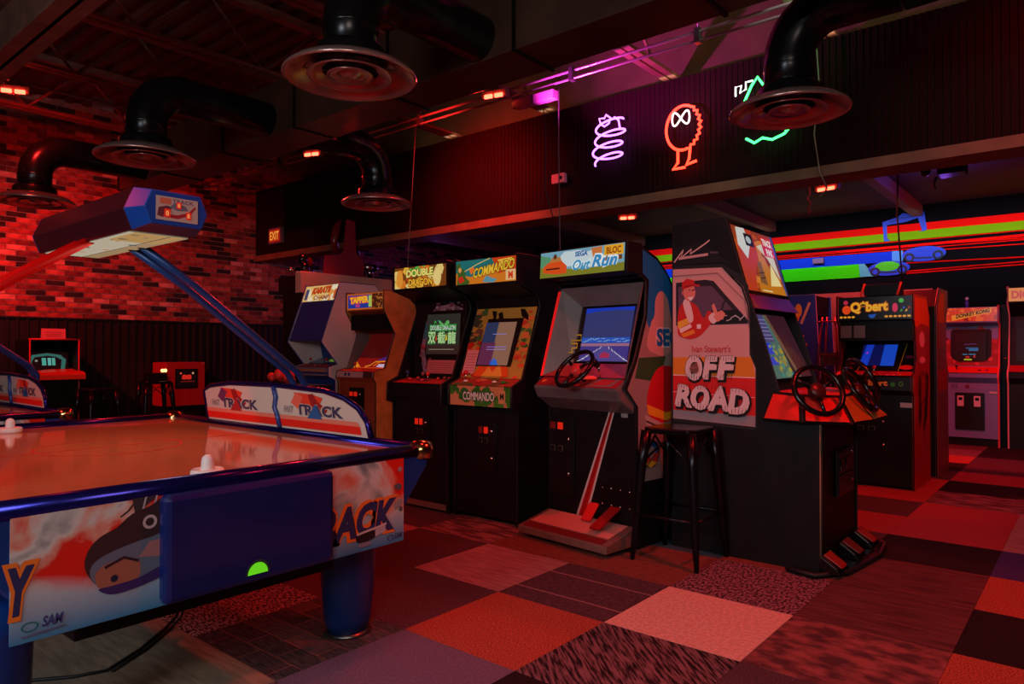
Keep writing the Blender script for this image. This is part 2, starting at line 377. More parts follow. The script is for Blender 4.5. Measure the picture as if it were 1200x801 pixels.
# ---- bulkhead between the two rooms
BULK = mat('bulkhead_black', (30, 9, 10), 0.7, spec=0.1)
wm = struct('wall_middle', MB().box(-7.3, 6.1, 3.30, 3.58, 2.60, 3.68), BULK)
bk = MB(); ribs(bk, -7.3, 6.0, 2.66, 3.68, 0.05, 0.006, 3.298, 'x'); bk.build('ribbed_facing', BULK, wm, kind='stuff')
struct('trim_2', MB().box(-7.3, 6.1, 3.27, 3.60, 2.575, 2.66), mat('tan_trim', (112, 84, 60), 0.6, noise=0.2, scale=5))
struct('wall_upper', MB().box(-7.3, 6.1, 3.66, 3.74, 3.3, 4.4), mat('brown_drywall', (84, 62, 42), 0.85, noise=0.15, scale=3))
# ---- far and side walls
wb = struct('wall_back', MB().box(-7.4, 6.2, 8.6, 8.8, 0, 4.4), mat('night_paint', (10, 8, 13), 0.9, spec=0.05))
struct('wall_right', MB().box(6.1, 6.3, -7.2, 8.8, 0, 4.4), mat('dark_paint', (44, 34, 36), 0.8))
struct('wall_front', MB().box(-7.6, 6.3, -7.4, -7.2, 0, 4.4), MATS['dark_paint'])
struct('baseboard_back', MB().box(-7.3, 6.1, 8.575, 8.6, 0, 0.12), MATS['black_trim'])
# ---- ceiling decks
deck = struct('ceiling', MB().box(-7.4, 6.2, -7.2, 3.7, 4.42, 4.5), mat('deck_paint', (96, 52, 44), 0.6, noise=0.25, scale=2))
dk = MB()
y = -6.8
while y < 3.6:
    dk.prism([(y, 4.42), (y+0.03, 4.375), (y+0.10, 4.375), (y+0.13, 4.42)], -7.3, 6.1, 'x'); y += 0.20
dk.build('deck_rib', MATS['deck_paint'], deck, kind='stuff')
struct('ceiling_back', MB().box(-7.3, 6.1, 3.58, 8.6, 3.22, 3.32), mat('dark_ceiling', (58, 44, 46), 0.7, noise=0.2, scale=3))
for x, c in ((-5.9, (110, 80, 70)), (-3.4, (110, 80, 70)), (-1.08, (110, 92, 76)), (0.95, (112, 96, 76)), (3.2, (110, 80, 70))):
    tag(MB().box(x-0.06, x+0.06, 3.62, 8.58, 3.06, 3.215).build('ceiling_beam', mat('beam_paint', (122, 98, 84), 0.6), bevel=0.004),
        {-5.9: 'painted ceiling beam of the back room beside the brick wall', -3.4: 'painted ceiling beam of the back room over the two angled machines',
         -1.08: 'painted ceiling beam of the back room running behind the signed off-road cabinet', 0.95: 'painted ceiling beam of the back room lit green at its near end',
         3.2: 'painted ceiling beam of the back room at its far right'}[x], 'beam')
# ---- joists of the open ceiling
JP = mat('joist_paint', (132, 92, 78), 0.5, 0.2, noise=0.2, scale=6)
jl = {-5.85: 'nearest the brick wall', -4.45: 'over the sprinkler pipe', -3.05: 'crossing above the second air diffuser from the wall', -1.62: 'crossing between the duct mouths in the middle', -0.20: 'lit magenta above the purple neon sign', 1.20: 'lit green beside the green neon sign', 2.6: 'beyond the nearest duct elbow'}
for x, s_ in jl.items():
    t = thing('ceiling_joist', 'open web steel ceiling joist ' + s_, 'joist', (x, -7.0, 3.74))
    for dx in (-0.075, 0.012): MB().box(dx, dx+0.063, 0, 10.62, 0, 0.03).build('bottom_chord', JP, t)
    MB().box(-0.05, 0.05, 0, 10.62, 0.56, 0.63).build('top_chord', JP, t)
    k = 0; y = 0.2
    while y < 10.0:
        a, b = (0.03, 0.57) if k % 2 == 0 else (0.57, 0.03)
        MB().tube([(0, y, a), (0, y+0.55, b)], 0.014, 6).build('web_bar', JP, t); y += 0.55; k += 1
g = thing('steel_girder', 'heavy steel girder crossing under the roof deck above the overhead score box', 'beam', (-7.3, -1.042, 3.30))
MB().box(0, 9, -0.012, 0.012, 0.0, 0.43).build('web_plate', JP, g)
for z in (0.0, 0.415): MB().box(0, 9, -0.1, 0.1, z, z+0.02).build('flange', JP, g)
# pipes and conduits
tag(MB().tube([(-4.76, -6.8, 3.66), (-4.76, 3.64, 3.66)], 0.014, 8).build('sprinkler_pipe', mat('pipe_paint', (150, 120, 110), 0.35, 0.4)), 'thin sprinkler pipe running under the joists towards the bulkhead', 'pipe')
tag(MB().box(-4.80, -4.785, 0.06, 0.26, 3.60, 3.72).build('pipe_tag', mat('pale_card', (190, 170, 160), 0.7), bevel=0.002), 'small pale card hung on the sprinkler pipe', 'tag')
for z, l in ((3.62, 'upper of the two conduits running along the bulkhead'), (3.55, 'lower of the two conduits running along the bulkhead')):
    o = tag(MB().tube([(-7.28, 2.4, z), (6.05, 2.4, z)], 0.013 if z > 3.6 else 0.011, 8).build('conduit', mat('galvanised_conduit', (170, 160, 158), 0.3, 0.7)), 'metal ' + l, 'conduit')
for x in (-5.2, -3.9, -2.55, -0.62, 0.55, 1.7):
    MB().box(x-0.02, x+0.02, 2.37, 2.43, 3.53, 3.645).build('pipe_clamp', STEEL, o)
for x in (-5.2, -2.55, 0.55): MB().tube([(x, 2.4, 3.63), (x, 2.4, 3.85), (x, 2.4, 4.36)], 0.006, 6).build('hanger_rod', STEEL, o)
# rectangular main duct and its round branches
d = thing('main_air_duct', 'long black rectangular duct that feeds the round ceiling outlets', 'duct', (-5.9, 0.74, 3.06))
DB = mat('duct_brown', (74, 50, 38), 0.4, 0.3, noise=0.2, scale=3)
for k in range(7): MB().box(k*1.2+0.004, k*1.2+1.196, 0, 0.40, 0, 0.46).build('duct_section', DB, d, bevel=0.006)
for k in range(8): MB().box(k*1.2-0.012, k*1.2+0.012, -0.012, 0.412, -0.012, 0.472).build('flange', DUCT, d)
def elbow(vx, vy, z0, z1, run, r0=0.28):
    pts = [(0, 0, z0), (0, 0, z1-r0)]
    for k in range(1, 9):
        a = pi/2*k/8; q = r0*(1-cos(a)); pts.append((vx*q, vy*q, z1-r0+r0*sin(a)))
    pts.append((vx*run, vy*run, z1)); return pts
def outlet(loc, label, vx, vy, run, z1=0.56):
    t = thing('ceiling_air_outlet', label, 'air vent', loc, 0, 'round ceiling air outlets')
    MB().tube(elbow(vx, vy, 0.1, z1, run), 0.148, 24).build('duct_pipe', DUCT, t)
    for k, z in enumerate((0.27,)): MB().lathe([(0.148, z-0.008), (0.153, z), (0.148, z+0.008)], n=24).build('pipe_seam', DUCT, t)
    MB().lathe([(0.195, 0.05), (0.19, 0.14), (0.178, 0.16), (0.149, 0.165)], n=28).build('neck_collar', DUCT, t)
    MB().lathe([(0.19, 0.085), (0.25, 0.075), (0.31, 0.05), (0.352, 0.018), (0.356, 0.008), (0.35, 0.0), (0.335, 0.004), (0.285, 0.035), (0.235, 0.06), (0.20, 0.07), (0.188, 0.075)], n=48).build('outer_cone', ROSEMETAL, t)
    MB().lathe([(0.155, 0.045), (0.19, 0.036), (0.225, 0.015), (0.228, 0.008), (0.215, 0.008), (0.18, 0.026), (0.15, 0.036)], n=40).build('middle_cone', ROSEMETAL, t)
    MB().lathe([(0.02, 0.05), (0.06, 0.045), (0.10, 0.032), (0.125, 0.016), (0.12, 0.008), (0.09, 0.018), (0.055, 0.02), (0.04, 0.004), (0.001, 0.0)], n=32).build('centre_cone', ROSEMETAL, t)
    s = MB()
    for k in range(4):
        a = pi/4+pi/2*k; s.tube([(0.08*cos(a), 0.08*sin(a), 0.04), (0.28*cos(a), 0.28*sin(a), 0.055)], 0.006, 6)
    s.build('spider_bracket', STEEL, t)
    MB().lathe([(0.0, 0.12), (0.17, 0.12), (0.186, 0.08)], n=24).build('damper_plate', mat('duct_lining', (60, 50, 50), 0.4, 0.5), t)
    return t
outlet((-0.206, -0.279, 2.65), 'largest looking round metal air outlet, near the middle of the open ceiling', 0, 1, 1.02)
outlet((-2.724, -0.286, 2.65), 'round metal air outlet hanging above the overhead score box', 0, 1, 1.03)
outlet((-5.241, -0.293, 2.65), 'round metal air outlet closest to the brick wall', 0, 1, 1.04)
outlet((-2.702, 1.952, 2.65), 'round metal air outlet in front of the bulkhead, above the angled machines', 0, -1, 0.82)
outlet((1.427, 1.80, 2.65), 'round metal air outlet in front of the green neon sign', 1, 0, 0.62, 0.60)
tag(MB().tube([(2.06, 1.80, 3.25), (2.6, 1.8, 3.27), (4.2, 1.7, 3.40)], 0.15, 20).build('branch_duct', DUCT), 'round black duct branching away from the outlet by the green sign', 'duct')

# ---- lamps of the ceiling
def spot_fixture(loc, rz, label, glow=(255, 60, 40), s=14.0, body=(150, 120, 120), stem=0.0):
    t = thing('spot_lamp', label, 'lamp', loc, rz, 'coloured spot lamps of the ceiling')
    MB().box(-0.05, 0.05, -0.03, 0.03, 0.03, 0.10).build('mount', STEEL, t, bevel=0.004)
    MB().box(-0.13, 0.13, -0.035, 0.035, -0.04, 0.03).build('housing', mat('lamp_housing', body, 0.5), t, bevel=0.006)
    if stem: MB().tube([(0, 0, 0.09), (0, 0, stem)], 0.012, 8).build('stem', STEEL, t)
    g = mat('lamp_glow_%d_%d' % (glow[1], int(s)), glow, emit=s)
    for dx in (-0.05, 0.055): MB().box(dx-0.04, dx+0.04, -0.055, -0.034, -0.05, -0.015).build('lamp_face', g, t, bevel=0.003)
    return t
spot_fixture((-4.76, -0.60, 3.585), R(60), 'red spot lamp under the sprinkler pipe, shining on the brick wall')
spot_fixture((-5.4, -1.5, 3.30), R(60), 'red spot lamp beyond the girder, turned to the brick wall', stem=1.08)
spot_fixture((-4.32, 2.31, 3.55), R(20), 'red spot lamp on the conduits, above the topper of the tan machine')
spot_fixture((-1.43, 2.31, 3.58), R(15), 'red spot lamp on the conduits, beside the purple neon sign')
spot_fixture((0.587, 5.6, 3.0), R(-10), 'red spot lamp on the back room ceiling, nearest the mural', stem=0.225)
spot_fixture((-1.95, 5.6, 2.98), R(20), 'red spot lamp on the back room ceiling, above the racing cabinet', stem=0.245)
t = thing('junction_box', 'pink lit metal box under the conduits beside the red spot lamp', 'box', (-1.02, 2.4, 3.45))
MB().box(-0.22, 0.22, -0.04, 0.04, -0.035, 0.045).build('housing', mat('pink_box', (190, 130, 170), 0.4, 0.3), t, bevel=0.005); MB().box(-0.26, -0.225, -0.03, 0.03, -0.02, 0.03).build('end_cap', STEEL, t); MB().box(-0.02, 0.0, -0.045, 0.045, -0.04, 0.05).build('strap', STEEL, t)
t = thing('projector', 'dark projector with hanging cables on the back room ceiling by the purple light', 'projector', (1.62, 5.7, 3.05))
MB().box(0.02, 0.26, -0.12, 0.12, -0.09, 0.03).build('housing', BLACK, t, bevel=0.008); MB().box(-0.02, 0.02, -0.03, 0.03, 0.0, 0.17).build('mount', STEEL, t)
MB().tube([(-0.25, 0, 0.1), (-0.15, 0.02, 0.02), (-0.05, 0, 0.05), (0, 0, 0.02)], 0.02, 6).build('cable', RUBBER, t); MB().ball((-0.1, 0, -0.02), 0.05, 10).build('lens_barrel', BLACKG, t)
MB().tube([(0, 0, -0.09), (-0.03, 0, -0.16), (-0.01, 0.01, -0.2)], 0.012, 6).build('plug', RUBBER, t)
t = thing('ceiling_vent', 'square air vent in the back room ceiling beside the nearest red lamp', 'vent', (0.02, 5.75, 3.20))
MB().box(-0.3, 0.3, -0.3, 0.3, -0.02, 0.0).build('frame', mat('vent_paint', (130, 124, 110), 0.5), t, bevel=0.004)
for k in range(5): MB().box(-0.24+k*0.03, 0.24-k*0.03, -0.24+k*0.1, -0.2+k*0.1, -0.03, -0.02).build('slat', BLACK, t)
t = thing('lamp_pull_cord', 'small red lit tangle of cord under the back room lamp', 'cord', (0.42, 5.5, 3.0))
MB().tube([(0, 0, 0.225), (0, 0, 0.0), (0.01, 0, -0.08), (-0.02, 0, -0.12), (0.02, 0.01, -0.18), (-0.01, 0, -0.24), (0.015, 0, -0.27), (0, 0, -0.3)], 0.007, 6).build('cord', mat('red_cord', (200, 60, 50), 0.5), t)
t = thing('exit_sign', 'small lit red exit sign on the black bulkhead near the brick wall', 'sign', (-6.64, 3.25, 2.91))
MB().box(-0.17, 0.17, -0.03, 0.03, -0.12, 0.12).build('housing', mat('sign_grey', (120, 90, 100), 0.5), t, bevel=0.006)
a = Art('sign_face', t, (-0.14, -0.032, -0.09), (0.28, 0, 0), (0, 0, 0.18), 1, 1, LIT); a.rect(0, 0, 1, 1, (190, 30, 16)); a.text('EXIT', 0.07, 0.15, 0.86, 0.7, (255, 170, 60), bold=0.02); a.build()
# hanging cables
def wire(name, pts, label, m, r=0.006): tag(MB().tube(pts, r, 6).build(name, m), label, 'cable')
wire('drop_cable', [(-0.91, 2.6, 4.36), (-0.91, 2.6, 3.0), (-0.88, 2.58, 2.05), (-0.86, 2.4, 1.9)], 'thin dark cable dropping from the ceiling behind the racing cabinet', mat('cable_grey', (90, 80, 80), 0.5))
wire('drop_cable', [(-1.1, 2.6, 3.55), (-1.06, 2.6, 3.2), (-1.07, 2.6, 2.7), (-0.98, 2.6, 2.42), (-0.90, 2.6, 2.40)], 'short curved cable beside the purple neon sign', RUBBER)
wire('drop_cable', [(-2.8, 2.6, 4.36), (-2.82, 2.6, 3.84), (-2.96, 2.6, 2.17), (-2.98, 2.6, 1.85)], 'thin cable dropping between the fourth outlet and the bulkhead', MATS['cable_grey'])
wire('drop_cable', [(1.18, 3.2, 3.62), (1.2, 3.2, 3.3), (1.16, 3.2, 2.9), (1.2, 3.2, 2.6), (1.2, 3.4, 2.5), (1.0, 3.9, 2.55)], 'green lit cord hanging from the joist past the green neon sign', mat('pale_cord', (150, 170, 140), 0.5), 0.005)
wire('drop_cable', [(1.51, 4.5, 3.2), (1.51, 4.4, 2.4), (1.53, 4.5, 1.8)], 'thin black cord hanging down to the topper of the cube game cabinet', RUBBER, 0.007)
t = thing('paper_notice', 'small pink lit speaker box on the bulkhead below the purple neon sign', 'box', (-1.38, 3.27, 2.95))
t.name = 'speaker_box'
MB().box(-0.07, 0.09, -0.06, 0, -0.05, 0.05).build('housing', mat('pink_white', (220, 150, 170), 0.5), t, bevel=0.01); MB().ball((0.05, -0.06, 0), 0.02, 10).build('lens', BLACKG, t)
# ---- neon signs on the bulkhead
def neon(name, label, loc, strokes):
    t = thing(name, label, 'neon sign', loc)
    for cnt, (pts, col, s, r, closed) in enumerate(strokes):
        g = mat('neon_%d_%d_%d' % col, col, emit=s)
        MB().tube([(p[0], -0.03, p[1]) for p in pts], r, 8, closed).build('neon_tube', g, t)
    q = strokes[0][0]
    for k in (0, len(q)//2): MB().tube([(q[k][0], 0.03, q[k][1]), (q[k][0], -0.02, q[k][1])], 0.006, 6).build('standoff', STEEL, t)
    return t
PU = (206, 110, 255)
coil = [(0.165*cos(a) + 0.02*sin(a*0.3), 0.20 - a*0.0175 + 0.05*sin(a)) for a in [k*0.25 for k in range(0, 90)]]
neon('neon_sign', 'purple neon sign of a stacked spiral coil', (-0.76, 3.25, 3.20), [
    (coil, PU, 4.0, 0.010, False),
    ([(-0.09, 0.20), (-0.11, 0.26), (-0.05, 0.25), (-0.03, 0.28), (0.02, 0.24), (0.0, 0.19), (-0.05, 0.17)], PU, 4.0, 0.009, True),
    ([(0.06, 0.24), (0.11, 0.20), (0.125, 0.12)], PU, 4.0, 0.009, False)])
rd = random.Random(3)
loop = []
for k in range(48):
    a = pi/2 + 2*pi*k/48; wv = 0.012*sin(k*3.1) if 26 < k < 44 else 0
    loop.append(((0.165+wv)*cos(a), 0.09 + (0.20+wv)*sin(a)))
neon('neon_sign', 'red neon sign of a tall rounded loop on two short stems', (0.02, 3.25, 3.10), [
    (loop, (255, 44, 26), 7.5, 0.0125, True),
    ([(-0.05, -0.11), (-0.05, -0.22), (-0.10, -0.27), (0.02, -0.27)], (255, 44, 26), 7.5, 0.0125, False),
    ([(0.07, -0.10), (0.06, -0.20), (0.03, -0.25), (0.13, -0.23)], (255, 44, 26), 7.5, 0.0125, False),
    ([(0.085*cos(a)-0.02, 0.18+0.06*sin(2*a)) for a in [k*pi/16 for k in range(32)]], (235, 225, 215), 2.6, 0.008, True)])
GR = (60, 255, 110)
neon('neon_sign', 'green neon sign mostly hidden behind the nearest round outlet', (0.70, 3.25, 3.18), [
    ([(-0.12, 0.10), (-0.05, 0.24), (0.0, 0.30), (0.05, 0.22), (0.14, 0.12), (0.18, -0.1), (0.24, -0.2)], GR, 4.5, 0.011, False),
    ([(-0.10, -0.20), (-0.03, -0.25), (0.04, -0.22), (0.12, -0.25), (0.22, -0.22), (0.26, -0.18)], GR, 4.5, 0.011, False),
    ([(-0.19, 0.18), (-0.19, 0.26), (-0.14, 0.26), (-0.15, 0.20), (-0.10, 0.22), (-0.10, 0.28), (-0.04, 0.28)], (225, 240, 225), 2.6, 0.008, False)])
# ---- mural on the back wall (painted bands in relief of thin panels)
def band(x0, x1, z00, z01, z10, z11, col, n):
    m = mat('mural_%d_%d_%d' % col, col, 0.8, spec=0.05)
    MB().prism([(x0, z00), (x1, z10), (x1, z11), (x0, z01)], 8.585, 8.60, 'y').build(n, m, wb)
band(-7, 6, 2.86, 2.965, 2.86, 2.965, (225, 12, 8), 'mural_band'); band(-7, 6, 2.745, 2.86, 2.745, 2.86, (112, 160, 6), 'mural_band')
band(-7, 0.7, 2.45, 2.60, 2.45, 2.60, (16, 50, 195), 'mural_band'); band(-7, 0.2, 2.255, 2.45, 2.255, 2.45, (50, 195, 6), 'mural_band')
for k, (za, zb) in enumerate([(2.62, 2.70), (2.645, 2.72), (2.67, 2.66), (2.61, 2.62), (2.70, 2.57), (2.73, 2.74), (2.60, 2.52)]):
    MB().tube([(-7, 8.596, za), (0.9, 8.596, (za*2+zb)/3), (6, 8.596, zb)], 0.009, 4).build('mural_line', MATS['mural_225_12_8'], wb)
for k, (za, zb) in enumerate([(2.42, 2.30), (2.30, 2.42), (2.27, 2.36)]):
    MB().tube([(0.8, 8.596, za), (6, 8.596, zb)], 0.011, 4).build('mural_line', MATS['mural_225_12_8'], wb)
a = Art('mural_picture', wb, (-0.1, 8.58, 2.2), (2.0, 0, 0), (0, 0, 0.9), 2.0, 0.9)
B1, B2 = (10, 50, 190), (8, 20, 80)
a.poly([(0.30, 0.06), (0.28, 0.25), (0.36, 0.25), (0.50, 0.06)], (60, 150, 170)); a.poly([(0.72, 0.25), (0.72, 0.40), (0.86, 0.40), (0.86, 0.25)], (50, 130, 210))
for (x, y, c1) in ((0.42, 0.05, (50, 180, 10)), (0.86, 0.22, B1)):
    a.ell(x+0.26, y+0.11, 0.27, 0.105, B1); a.ell(x+0.24, y+0.14, 0.16, 0.07, c1); a.ring(x+0.08, y+0.07, 0.065, 0.065, 0.55, (6, 10, 30)); a.ring(x+0.43, y+0.08, 0.065, 0.065, 0.55, (6, 10, 30)); a.line([(x+0.14, y+0.06), (x+0.36, y+0.05)], 0.02, (6, 10, 30))
a.poly([(0.62, 0.55), (0.70, 0.55), (0.66, 0.60), (0.66, 0.78), (0.90, 0.80), (1.05, 0.84), (1.10, 0.66), (1.06, 0.64), (1.16, 0.66), (1.13, 0.92), (0.98, 0.90), (0.86, 0.93), (0.80, 0.88), (0.60, 0.83)], B1); a.line([(0.70, 0.82), (0.85, 0.86), (1.05, 0.87)], 0.012, B2)
a.build()
MB().box(-0.46, -0.30, 8.54, 8.60, 2.50, 2.58).build('wall_socket', mat('socket_purple', (110, 70, 110), 0.5), wb, bevel=0.004)
# ================================================================== ARCADE CABINETS (local frame: x across, front at y=0 facing -y)
def cab_sides(t, w, prof, m, trim=None, tr=0.007, inner=None, th=0.02, left=True, right=True):
    for s in (-1, 1):
        x0, x1 = (-w/2, -w/2+th) if s < 0 else (w/2-th, w/2)
        p = MB().prism(prof, x0, x1).build('side_panel', m, t, bevel=0.001)
        if trim: MB().tube([((x0+x1)/2, a, b) for a, b in prof], tr, 6, closed=True).build('edge_trim', trim, p)
def cab_body(t, w, prof, m, name='body', inset=0.021): return MB().prism(prof, -w/2+inset, w/2-inset).build(name, m, t)
def face(name, t, w, y0, z0, y1, z1, mm=None, W=1.0, H=1.0, inset=0.02, lift=0.002):
    """art on the sloping face that runs from (y0,z0) at its foot to (y1,z1) at its top"""
    return Art(name, t, (-w/2+inset, y0, z0), (w-2*inset, 0, 0), (0, y1-y0, z1-z0), W, H, mm, lift)
def coin_door(t, x, z0, z1, w, y, two=False, glow=True):
    d = MB().box(x-w/2, x+w/2, y-0.012, y, z0, z1).build('coin_door', mat('coin_door_black', (30, 27, 28), 0.35, 0.4), t, bevel=0.004)
    zm = z0 + (z1-z0)*0.52
    MB().box(x-w/2+0.012, x+w/2-0.012, y-0.018, y-0.010, zm, z1-0.012).build('coin_plate', MATS['coin_door_black'], d, bevel=0.003)
    MB().box(x-w/2+0.012, x+w/2-0.012, y-0.018, y-0.010, z0+0.012, zm-0.01).build('cash_door', MATS['coin_door_black'], d, bevel=0.003)
    for k in (0, 1):
        xx = x - w*0.30 + k*w*0.30
        MB().box(xx-w*0.10, xx+w*0.10, y-0.026, y-0.018, z1-0.09, z1-0.045).build('coin_button', BLACKG if not glow else mat('coin_glow%d' % (k if two else 1), (230, 40, 20) if (k or not two) else (120, 20, 18), 0.3, emit=0.45 if (k or not two) else 0.15), d, bevel=0.003)
        MB().box(xx-w*0.10, xx+w*0.10, y-0.024, y-0.018, zm+0.015, zm+0.055).build('coin_return', STEEL, d, bevel=0.003)
        MB().box(xx-w*0.06, xx+w*0.06, y-0.0255, y-0.022, zm+0.02, zm+0.048).build('return_slot', BLACKG, d)
    for zz in (zm+0.10, z0+(zm-z0)*0.55): MB().lathe([(0.0, 0), (0.012, 0), (0.012, 0.008), (0.0, 0.01)], n=12, xf=M.Translation((x+w*0.30, y-0.016, zz)) @ M.Rotation(pi/2, 4, 'X')).build('lock', CHROME, d)
    return d
def joystick(t, p, col, r=0.017, h=0.055, name='joystick'):
    j = MB().tube([p, (p[0], p[1], p[2]+h)], 0.005, 6).build(name, CHROME, t)
    MB().ball((p[0], p[1], p[2]+h), r, 10).build('ball_top', mat('ball_%d_%d_%d' % col, col, 0.25), j); return j
def button(t, p, col, r=0.014):
    return MB().lathe([(r*1.25, 0), (r*1.25, 0.005), (r, 0.007), (r*0.9, 0.012), (0, 0.012)], p, 10).build('push_button', mat('button_%d_%d_%d' % col, col, 0.3), t)
def lin_pt(a, b, f, n=0.0):
    y = a[0]+(b[0]-a[0])*f; z = a[1]+(b[1]-a[1])*f; return y, z
def wheel(t, c, axis, r, m, name='steering_wheel', spokes=3, tube=0.013, hubr=0.032, col=None, roll=0.0):
    ax = V(axis).normalized(); q = ax.to_track_quat('Z', 'Y').to_matrix().to_4x4(); xf = M.Translation(c) @ q @ M.Rotation(roll, 4, 'Z')
    wb_ = MB(); wb_.tube([(r*cos(2*pi*k/32), r*sin(2*pi*k/32), 0) for k in range(32)], tube, 8, closed=True, xf=xf)
    o = wb_.build(name, m, t)
    s = MB()
    for k in range(spokes):
        a_ = pi/2 + 2*pi*k/spokes if spokes != 3 else pi/2 + 2*pi/3*k + pi
        s.tube([(hubr*0.6*cos(a_), hubr*0.6*sin(a_), -0.012), (r*cos(a_), r*sin(a_), 0)], [0.013, 0.009], 6, xf=xf)
    s.build('spoke', m, o)
    MB().lathe([(hubr, -0.03), (hubr, 0.0), (hubr*0.8, 0.010), (0, 0.012)], n=16, xf=xf).build('hub', col or m, o)
    MB().tube([(0, 0, -0.02), (0, 0, -0.11)], 0.016, 8, xf=xf).build('steering_column', BLACKG, o)
    return o

SIDE = [(0,0),(0,.78),(-.065,.80),(-.06,.94),(.05,.985),(.25,1.49),(.235,1.55),(.17,1.60),(0,1.645),(0,1.835),(.62,1.835),(.76,1.6),(.76,0)]
# ---- green camouflage cabinet (COMMANDO)
t = thing('arcade_cabinet', 'black upright cabinet with a green camouflage control panel', 'arcade machine', (-0.40, 1.02, 0), 0, 'upright arcade cabinets of the front row')
W_ = .605
cab_sides(t, W_, SIDE, BLACK, RUBBER)
cab_body(t, W_, [(.012,.03),(.012,.785),(-.05,.80),(-.05,.935),(.06,.975),(.24,1.485),(.22,1.56),(.01,1.635),(.01,1.83),(.6,1.825),(.74,1.6),(.74,.03)], BLACK)
coin_door(t, 0.02, .34, .70, .17, .012, True)
a = face('marquee', t, W_, .008, 1.655, .008, 1.825, LIT, 3.3, 1.0)
a.rect(0,0,3.3,1,(30,110,110)); a.poly([(0,0),(3.3,0),(3.3,.45),(2.6,.5),(1.9,.75),(1.4,.4),(.8,.3),(0,.5)],(214,120,30)); a.poly([(2.0,1),(2.2,.7),(1.8,.5),(2.4,.35),(3.3,.5),(3.3,1)],(205,60,16)); a.poly([(2.3,.9),(2.6,.6),(3.1,.95)],(250,190,70))
a.poly([(.05,0),(.1,.5),(.0,.8),(.2,.95),(.3,.7),(.5,.6),(.55,.3),(.8,.1),(.7,0)],(60,90,30)); a.ell(.22,.62,.09,.11,(225,150,90)); a.poly([(.1,.3),(.35,.35),(.5,.15),(.2,.05)],(205,40,22)); a.poly([(.75,.62),(1.0,.7),(1.1,.5),(.85,.4)],(230,110,30)); a.line([(.5,.55),(1.2,.8),(1.9,1.0)],.03,(240,200,110))
a.poly([(1.5,.05),(1.7,.3),(2.0,.2),(2.3,.12),(2.1,0)],(90,150,170)); a.text('COMMANDO',1.0,.22,2.2,.40,(238,190,50),(70,30,10),.06,shear=.25,bold=.03,skew=.14); a.rect(2.75,.05,.5,.42,(235,190,130)); a.text('M',2.88,.1,.24,.3,(215,50,20),bold=.05); a.build()
a = face('monitor_bezel', t, W_, .058, .99, .238, 1.49, None, 1, 1); a.rect(0,0,1,1,(196,150,60))
a.blobs(26,[(70,110,50),(120,80,60),(200,110,60),(60,70,50)],0,.20,.45,1,.03,.09,3,.6); a.blobs(34,[(220,70,30),(235,90,40),(190,40,24)],0,1,0,.52,.05,.13,5,.6); a.blobs(20,[(220,60,40),(240,120,60),(70,110,50)],.82,1,.2,1,.03,.09,4,.6)  # lower red blobs paint in the red light on the bezel
a.poly([(.22,.02),(.30,.22),(.38,.12),(.5,.30),(.6,.12),(.72,.24),(.8,.02)],(240,90,30)); a.poly([(.35,.02),(.45,.16),(.52,.08),(.62,.2),(.7,.02)],(250,170,60))
a.poly([(.28,.96),(.33,.86),(.30,.82),(.38,.80),(.36,.95)],(14,12,12)); a.poly([(.40,.92),(.44,.80),(.52,.80),(.46,.94)],(14,12,12)); a.poly([(.75,.97),(.80,.86),(.92,.80),(.90,.88),(.82,.97)],(14,12,12))
a.poly([(.20,.16),(.25,.84),(.84,.84),(.80,.16)],(10,10,12)); a.rect(.02,.05,.20,.34,(228,150,150)); 
for k in range(7): a.line([(.04,.09+k*.04),(.20,.09+k*.04)],.006,(150,60,60))
a.build()
a = face('screen', t, W_, .09, 1.075, .20, 1.38, SCREEN, 1, 1, inset=.16, lift=.019); a.rect(0,0,1,1,(158,110,88)); a.rect(.0,.52,.42,.48,(44,58,96)); a.rect(0,0,.46,.52,(110,44,80)); a.rect(.42,0,.18,.1,(60,80,200)); a.poly([(.45,0),(.5,.16),(.62,.12),(.7,0)],(50,110,220)); a.line([(.3,.72),(.75,.72)],.015,(150,150,230)); a.line([(.2,.42),(.85,.42)],.015,(150,140,230)); a.line([(.2,.36),(.85,.36)],.015,(170,150,230)); a.build()
cp = face('control_panel', t, W_, -.05, .938, .055, .985, None, 1, .3, inset=.022, lift=.004); cp.rect(0,0,1,.3,(170,60,44)); cp.blobs(14,[(60,110,40),(205,120,80),(120,90,40)],0,1,0,.3,.05,.12,8,.6); cpo = cp.build()
for k, x in enumerate((-.17,-.05,.10,.18)): button(cpo, (x, -.01, .965), ((230,225,215),(220,40,30),(230,225,215),(40,150,60))[k])
joystick(cpo, (-.20, .02, .972), (200,30,26))
a = face('control_panel_front', t, W_, -.051, .80, -.051, .938, None, 3.3, .8, inset=.02, lift=.003); a.rect(0,0,3.3,.8,(205,128,84)); a.blobs(26,[(58,118,34),(70,130,40),(50,104,34)],0,3.3,0,.8,.14,.30,11,1.2); a.text('COMMANDO',.75,.22,1.7,.34,(236,224,205),(60,56,60),.07,bold=.02); a.rect(2.68,.15,.35,.5,(215,140,90)); a.text('M',2.75,.3,.2,.25,(40,40,30),bold=.05); a.build()
